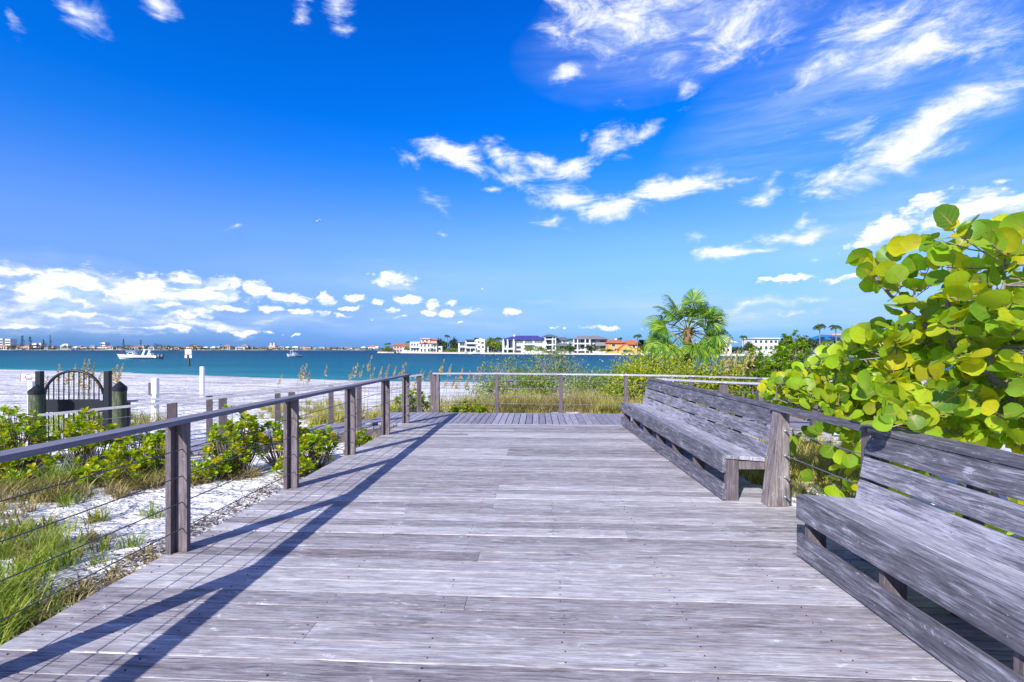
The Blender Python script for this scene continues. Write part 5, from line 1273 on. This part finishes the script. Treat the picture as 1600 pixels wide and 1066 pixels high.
h = House('white house with low grey roof and two chimneys right of the fan palm', 1128, stucco, group=GH)
h.wall(1100, 1143, 534.4, None); h.gable(1114.5, 1154, 534.2, 527, -1, 12, grey_roof); h.chimney(1114.5, 1118, 524, 534, 2); h.chimney(1138, 1142, 526.6, 533, 2); h.wall(1098, 1117, 535.5, None, -4, -.01)
for p in (1102, 1109, 1122, 1129, 1136): h.win(p, p + 3.4, 537.5, 541.5, -4 if p < 1112 else 0); h.win(p, p + 3.4, 545, 549, -4 if p < 1112 else 0)
h = House('plain white flat-roofed house behind the upright shrubs', 1195, stucco, group=GH)
h.wall(1176, 1216, 529.5, None); h.wall(1174.5, 1217.5, 528, 529.45, -1, 11, name='roof')
for p in (1179, 1187, 1195, 1203, 1210): h.win(p, p + 4, 532, 536); h.win(p, p + 4, 541, 546)
h = House('white building with bright blue metal roof behind the round-leaved bush', 1320, grey_st, group=GH)
h.wall(1290, 1348, 530, None); h.hip(1286, 1352, 1296, 1342, 529.8, 522.4, -2, 13, mat=teal_roof); h.wall(1310, 1326, 521.4, 524, 4, 8); h.hip(1307, 1329, 1314, 1322, 523.4, 520.6, 3, 9, mat=tile_roof, name='cupola_roof')
for p in (1293, 1302, 1311, 1320, 1329, 1338): h.win(p, p + 5, 533, 537); h.win(p, p + 5, 541, 547)
h.slab(1289, 1349, 538, 540)

# ---- trees of the shores
def crown_tree(name, label, px, Y, top, wpx, seed, group, mat='dark', z0=-.62, tall=False, leafn=760, hpx=None, cat='tree'):
    rg = np.random.default_rng(seed); s = Y / F_PX; w = wpx * s; H = Z_at(top, Y) - z0
    root = thing(name, label, cat, (X_at(px, Y), Y, z0), 0, group)
    r = max(.12, H * .03); b = MB(); b.tube([(0, 0, -.2), (r * .4, 0, H * .45), (0, 0, H * .8)], [r, r * .7, r * .2], 6); b.build('trunk', twig_m, root)
    if tall:
        k = rg.random(leafn) ** .8; z = H * (.12 + .88 * k); rad = w / 2 * (1.02 - k) ** .8 * rg.uniform(.35, 1, leafn); a = rg.uniform(0, 2 * pi, leafn)
        pos = np.stack([np.cos(a) * rad, np.sin(a) * rad, z], 1); sz = w * .20 * rg.uniform(.6, 1.2, leafn)
    else:
        nc = 16; ca = rg.uniform(0, 2 * pi, nc); cq = np.sqrt(rg.random(nc)); lo = .30
        cz = H * (lo + (1 - lo) * rg.random(nc) * np.sqrt(1 - .7 * cq ** 2) * .92)
        cc = np.stack([np.cos(ca) * cq * w * .38, np.sin(ca) * cq * w * .3, cz], 1); i = rg.integers(0, nc, leafn)
        pos = cc[i] + rg.normal(0, 1, (leafn, 3)) * np.array([w * .10, w * .10, H * .07]); sz = np.minimum(w, H) * .125 * rg.uniform(.6, 1.3, leafn)
        pos[:, 2] = np.clip(pos[:, 2], .1, H)
    tv, tf = quad_leaf(.8)
    V, Fa = scatter(tv, tf, basis(unit(rg.normal(0, 1, (leafn, 3)) + [0, 0, .2]), unit(rg.normal(0, .7, (leafn, 3)) + np.array(tuple(to_light)))) * sz[:, None, None], pos)
    link_mesh('crown', arr_mesh('tree_crown', V, Fa, LEAF[mat]), root); return root
def palm_proto(seed, nf=18):
    rg = np.random.default_rng(seed); root = thing('coconut_palm', '', 'palm tree')
    b = MB(); lean = rg.uniform(-.05, .05); b.tube([(0, 0, -.02), (lean * .4, 0, .4), (lean, 0, .86)], [.022, .016, .013], 6); b.build('trunk', bark, root)
    V, Fs = [], []
    for i in range(nf):
        a = i * 2.4 + rg.uniform(-.2, .2); up = rg.uniform(-.2, .9) * (1 - .3 * i / nf); L = rg.uniform(.20, .27); n = 9
        d = np.array([math.cos(a), math.sin(a), 0]); sd = np.array([-math.sin(a), math.cos(a), 0])
        for j in range(n):
            t0, t1 = j / n, (j + .75) / n
            def pt(t): return np.array([lean, 0, .86]) + d * L * t * (1 - .12 * t) + np.array([0, 0, L * (up * t - (0.55 + .5 * up) * t * t)])
            for s in (-1, 1):
                wl = L * .30 * math.sin(pi * min(1, .18 + .8 * t0)) ; k = len(V)
                V += [pt(t0), pt(t1), pt(t1) + sd * s * wl + d * wl * .4 - [0, 0, wl * .5], pt(t0) + sd * s * wl + d * wl * .4 - [0, 0, wl * .5]]
                Fs.append((k, k + 1, k + 2, k + 3))
    link_mesh('crown', arr_mesh('palm_crown', np.array(V), np.array(Fs), LEAF['palm']), root); return root
def palms():
    pr = [palm_proto(400 + i) for i in range(3)]; used = [False] * 3; rg = np.random.default_rng(71)
    G = 'palms on the island shore'
    for i, (lab, px, top, dY, wide) in enumerate([
            ('tiny palm at the far left tip of the island', 603, 535.5, 4, 1), ('second tiny palm at the tip of the island, right of the first', 608, 534.5, 6, 1), ('brownish palm right of the coral house', 637.5, 531.5, 3, 1),
            ('golden palm in front of the pink mansion, left one', 664.5, 533.5, 6, 1.1), ('golden palm in front of the pink mansion, right one', 678.5, 536.5, 5, 1.1), ('tallest palm of the left part of the island', 699.5, 520.5, 10, .8),
            ('palm above the balconies of the stepped modern house', 744, 525.5, 30, 1), ('palm in the trees left of the violet-blue roof', 779, 524.5, 26, 1.1), ('palm just right of the tower house', 889, 527, 7, .9), ('palm rising behind the orange house', 969, 525, 30, .8),
            ('dark palm at the right end of the orange house', 996, 519.5, 8, 1.1), ('palm poking out right behind the fan palm', 1110, 523.5, 25, .8), ('palm between the white chimney house and flat-roofed house', 1161, 521.5, 10, 1), ('left of the two tall palms by the blue roof', 1281, 501.5, 4, .9), ('right of the two tall palms by the blue roof', 1307, 503, 6, .9)]):
        Y = front_Y(px) + dY; x = X_at(px, Y); k = i % 3
        o = pr[k] if not used[k] else copy_tree(pr[k]); used[k] = True
        h = (Z_at(top, Y) + .62) / .98; o.location = (x, Y, -.62); w = min(h, 13) * wide; o.scale = (w, w, h); o.rotation_euler = (0, 0, rg.uniform(0, 6)); tag(o, lab, 'palm tree', G)
palms()
GT = 'leafy trees among the island houses'
for i, (lab, px, top, w, dY, mat) in enumerate([
        ('round green tree at the left tip of the island', 607, 540.5, 16, 5, 'bush'), ('dark tree at the right side of the pink mansion', 687, 527.5, 12, 32, 'dark'), ('bluish dark tree right behind the pink mansion', 695, 532, 14, 34, 'dark'), ('tall dark tree beside the tallest palm', 708, 526, 13, 14, 'dark'), ('light green bush below the tallest palm', 700, 545, 12, 7, 'bush'), ('low bush in front of the pink mansion', 673, 546.5, 9, 6, 'bush'),
        ('broad green tree left of the villa with columns', 768, 527, 17, 14, 'bush'), ('denser green tree touching the villa with columns', 779, 530, 15, 12, 'bush'), ('dark tree behind the stepped white house', 761, 528, 12, 40, 'dark'), ('low spreading tree in front of the violet-roofed villa', 829, 540.5, 24, 6, 'bush'), ('smaller bush right of the low spreading tree', 845, 542, 12, 6, 'bush'),
        ('dark leafy tree in front of the veranda house', 925, 537.5, 20, 5, 'dark'), ('smaller round bush between veranda house and orange house', 941, 544, 14, 4, 'bush'), ('bush at the foot of the tower house', 876, 546, 12, 4, 'bush'), ('dark tree at the right end of the orange house', 1004, 531, 16, 14, 'dark'), ('dark tree behind the fan palm fronds', 1030, 532, 30, 14, 'dark'),
        ('dark round tree right of the chimney house', 1169, 533, 18, 8, 'dark'), ('green tree left of the two tall palms', 1262, 524, 30, 8, 'dark'), ('green tree under the blue roof', 1300, 538, 20, 4, 'bush'), ('dark green tree beyond the flat-roofed house', 1222, 530, 24, 20, 'dark'), ('green tree at the far right behind the round-leaved bush', 1375, 522, 34, 10, 'dark'), ('green garden trees between coral house and pink mansion', 637, 541, 10, 6, 'bush'), ('dark round tree in the gap right of the pink mansion', 712, 534, 14, 30, 'dark'), ('green bush below the dark trees right of the pink mansion', 709, 543, 14, 8, 'bush'), ('green tree in the gap before the columned villa, farther back', 773, 529, 22, 34, 'dark'), ('leafy bush at the right end of the violet-roofed villa', 850, 546, 14, 4, 'bush'), ('dark palm-like tree between tower house and veranda house', 891, 538, 12, 5, 'dark'), ('broad dark tree beneath the orange gable', 955, 545, 18, 3, 'dark'), ('green tree in front of the orange house, right half', 985, 547, 20, 3, 'bush'), ('dark tree left of the chimney house', 1092, 534, 22, 8, 'dark')]):
    crown_tree('shade_tree', lab, px, front_Y(px) + dY, top, w, 500 + i, GT, mat)
for i, (lab, px0, px1, dY) in enumerate([('wooden dock below the stepped white house', 728, 748, -9), ('short dock at the tip of the island', 606, 622, -8), ('wooden dock below the white tower house', 862, 876, -8), ('white dock right of the orange house', 1003, 1030, -8)]):
    Y = front_Y((px0 + px1) / 2) + dY; root = thing('boat_dock', lab, 'dock', (X_at((px0 + px1) / 2, Y), Y, WATER_Z), 0, 'docks along the island shore'); L = X_at(px1, Y) - X_at(px0, Y)
    b = MB(); b.box(-L / 2, L / 2, 0, 2, .75, .95); b.box(-.8, .8, 2.001, 12, .75, .95); b.build('deck', seawall_m if i == 3 else post_wood, root)
    for k in range(6): q = MB(); xx = -L / 2 + L * k / 5; q.tube([(xx, -.15, -1), (xx, -.15, 1.9)], .16, 7); q.build('piling', post_wood, root)
for i, (lab, px, dY, rz) in enumerate([('small white boat moored at the dock below the stepped house', 741, -13, .2), ('small white boat moored at the dock right of the orange house', 1012, -12, -.2)]):
    Y = front_Y(px) + dY; root = thing('moored_boat', lab, 'boat', (X_at(px, Y), Y, WATER_Z), rz, 'moored boats')
    hull_mesh(7, 2.4, .9).build('hull', boat_white, root); b = MB(); b.box(-.6, 1, -.7, .7, .7, 1.9); b.build('console', boat_white, root, bevel=.05); b = MB(); b.box(-1, 1.6, -1, 1, 2.3, 2.4); b.build('canopy', boat_grey, root)
    for yy in (-.8, .8): b = MB(); b.tube([(.3, yy, .7), (.3, yy, 2.31)], .05, 5); b.build('canopy_support', boat_white, root)

def island_greenery():
    rg = np.random.default_rng(91); N = 9000; px = rg.uniform(596, 1420, N); Y = np.array([front_Y(p) for p in px]) + rg.uniform(17, 50, N)
    hm = (3.0 + 2.2 * np.sin(px * .09) * np.sin(px * .031 + 2)) * rg.random(N) + .2
    x = (px - CX) / F_PX * Y; pos = np.stack([x, Y, -.62 + hm], 1); tv, tf = quad_leaf(.9)
    V, Fa = scatter(tv, tf, basis(unit(rg.normal(0, 1, (N, 3))), unit(rg.normal(0, .7, (N, 3)) + np.array(tuple(to_light)))) * (rg.uniform(.5, 1.2, N))[:, None, None], pos)
    tag(link_mesh('garden_greenery', arr_mesh('garden_greenery', V, Fa, LEAF['dark'])), 'low strip of garden hedges between and behind the island houses', 'hedges', kind='stuff')
island_greenery()
# ---- the long shore on the left, about a kilometre away
def far_town():
    rg = np.random.default_rng(81); Y0 = 1010.0; s = Y0 / F_PX
    roofs = [('grey_roof', grey_roof), ('terracotta', tile_roof), ('white', stucco), ('slate', slate_roof)]
    specs = [('white far-shore house with grey hipped roof', stucco, grey_roof), ('white far-shore house with terracotta roof', stucco, tile_roof), ('pale far-shore house with white roof', grey_st, stucco), ('pink far-shore house with slate roof', pink_st, slate_roof)]
    pr = []
    for lab, wm, rm in specs:
        root = thing('far_house', lab, 'house', (0, 0, 0), 0, lab.replace('house', 'houses'))
        b = MB(); b.box(-5, 5, 0, 8, -1, 4.2); b.build('wall', wm, root)
        b = MB(); b.add([(-5.6, -.6, 4.21), (5.6, -.6, 4.21), (5.6, 8.6, 4.21), (-5.6, 8.6, 4.21), (-2.4, 4, 6.6), (2.4, 4, 6.6)], [(0, 1, 5, 4), (1, 2, 5), (2, 3, 4, 5), (3, 0, 4), (3, 2, 1, 0)]); b.build('roof', rm, root)
        for x in (-3.4, -.9, 1.6): b = MB(); b.box(x, x + 1.6, -.06, .02, 1.2, 3.2); b.build('window', glass_m, root)
        pr.append(root)
    used = [False] * 4; px = 4.0
    while px < 598:
        k = int(rg.choice(4, p=[.35, .2, .3, .15])); Y = Y0 + rg.uniform(4, 50)
        o = pr[k] if not used[k] else copy_tree(pr[k]); used[k] = True
        sc = rg.uniform(.75, 1.5) * (1.0 if px < 420 else .75); o.location = (X_at(px, Y), Y, -.5); o.scale = (sc * rg.uniform(.9, 1.5), 1, sc * rg.uniform(.8, 1.35)); o.rotation_euler = (0, 0, rg.uniform(-.3, .3))
        px += rg.uniform(6.0, 13.0)
    def block(label, name, p0, p1, top, mat, rows, Y=1040):
        root = thing(name, label, 'building', (X_at((p0 + p1) / 2, Y), Y, -.5)); w = X_at(p1, Y) - X_at(p0, Y); hh = Z_at(top, Y) + .5
        b = MB(); b.box(-w / 2, w / 2, 0, 14, -.5, hh); b.build('wall', mat, root)
        b = MB(); b.box(-w / 2 - .3, w / 2 + .3, -.3, 14.3, hh + .01, hh + .6); b.build('roof', stucco, root)
        for r in range(rows):
            q = MB(); z = 1.5 + (hh - 2) * r / rows; q.box(-w / 2 + .6, w / 2 - .6, -.08, .03, z, z + (hh - 2) / rows * .5); q.build('window_row', glass_m, root)
        return root, w, hh
    block('tall white block at the far left end of the distant shore', 'apartment_block', 8, 16, 530, stucco, 4)
    block('pale grey-blue block at the very left edge of the distant shore', 'apartment_block', -3, 4, 529.5, grey_st, 4)
    block('white block among trees above the long motor boat', 'apartment_block', 157, 164, 535.5, stucco, 3)
    block('wide low white building left of the pine trees on the distant shore', 'apartment_block', 50, 64, 536.5, stucco, 2)
    root, w, hh = block('pink hotel with small towers near the middle of the distant shore', 'pink_hotel', 420, 430, 541, pink_st, 3)
    for x in (-.28, .22): b = MB(); b.box(w * x - 1.6, w * x + 1.6, 2, 6, hh + .61, hh + 5); b.add([(w * x - 1.9, 1.7, hh + 5.01), (w * x + 1.9, 1.7, hh + 5.01), (w * x + 1.9, 6.3, hh + 5.01), (w * x - 1.9, 6.3, hh + 5.01), (w * x, 4, hh + 7.5)], [(0, 1, 4), (1, 2, 4), (2, 3, 4), (3, 0, 4), (3, 2, 1, 0)]); b.build('tower', pink_st, root)
    Gp = 'slender pines on the distant shore'
    for i, (lab, px, top, w) in enumerate([('dense dark pine right of the tall white block', 35, 524.5, 8), ('second dark pine right of the tall white block', 47, 526, 7), ('thin low pine before the leaning pine', 68, 531, 6), ('tall narrow leaning pine at the left of the distant shore', 78.5, 524, 5), ('narrow dark pine above the bow of the motor boat', 193, 530.5, 6), ('narrow dark pine above the stern of the motor boat', 220, 531, 5), ('small pine beside the white block on the distant shore', 158, 533.5, 4), ('tiny spire-like pine right of the channel sign', 345, 538, 3.5)]):
        crown_tree('pine_tree', lab, px, 1030, top, w, 600 + i, Gp, 'dark', -.5, True, 160)
    Gt = 'round trees on the distant shore'
    for i, (lab, px, top, w) in enumerate([('largest round tree on the distant shore, right of the motor boat', 248, 536.5, 20), ('round tree right of the largest one on the distant shore', 262, 537.5, 12), ('broad round tree just right of the channel sign top', 303, 537, 22), ('wide dark tree left of the motor boat cabin on the distant shore', 103, 538.5, 18), ('wide dark tree above the boat bow on the distant shore', 200, 538.5, 22), ('low tree near the left end of the distant shore', 22, 537, 18), ('low tree left of the pink hotel', 412, 541.5, 12), ('low tree right of the pink hotel', 455, 543, 14), ('low tree between white houses on the distant shore', 135, 540.5, 14), ('low dark tree beside the leaning pine', 64, 539, 12), ('small tree left of the white beach post top', 352, 541, 14), ('small tree right of the small white boat', 500, 543, 16)]):
        crown_tree('round_tree', lab, px, 1000, top, w, 650 + i, Gt, 'dark', -.5, False, 200)
    N = 15000; px = rg.uniform(-20, 600, N); Y = rg.uniform(1002, 1060, N); hmax = (4.4 + 3.4 * np.sin(px * .11) * np.sin(px * .037 + 1)) * np.where(px > 420, .62, 1)
    x = (px - CX) / F_PX * Y; pos = np.stack([x, Y, -.5 + rg.random(N) * hmax], 1)
    tv, tf = quad_leaf(.9); V, Fa = scatter(tv, tf, basis(unit(rg.normal(0, 1, (N, 3))), unit(rg.normal(0, .7, (N, 3)) + np.array(tuple(to_light)))) * (rg.uniform(.8, 1.9, N))[:, None, None], pos)
    tag(link_mesh('shoreline_scrub', arr_mesh('shoreline_scrub', V, Fa, LEAF['dark'])), 'dark strip of garden trees and scrub along the distant shore', 'trees', kind='stuff')
far_town()
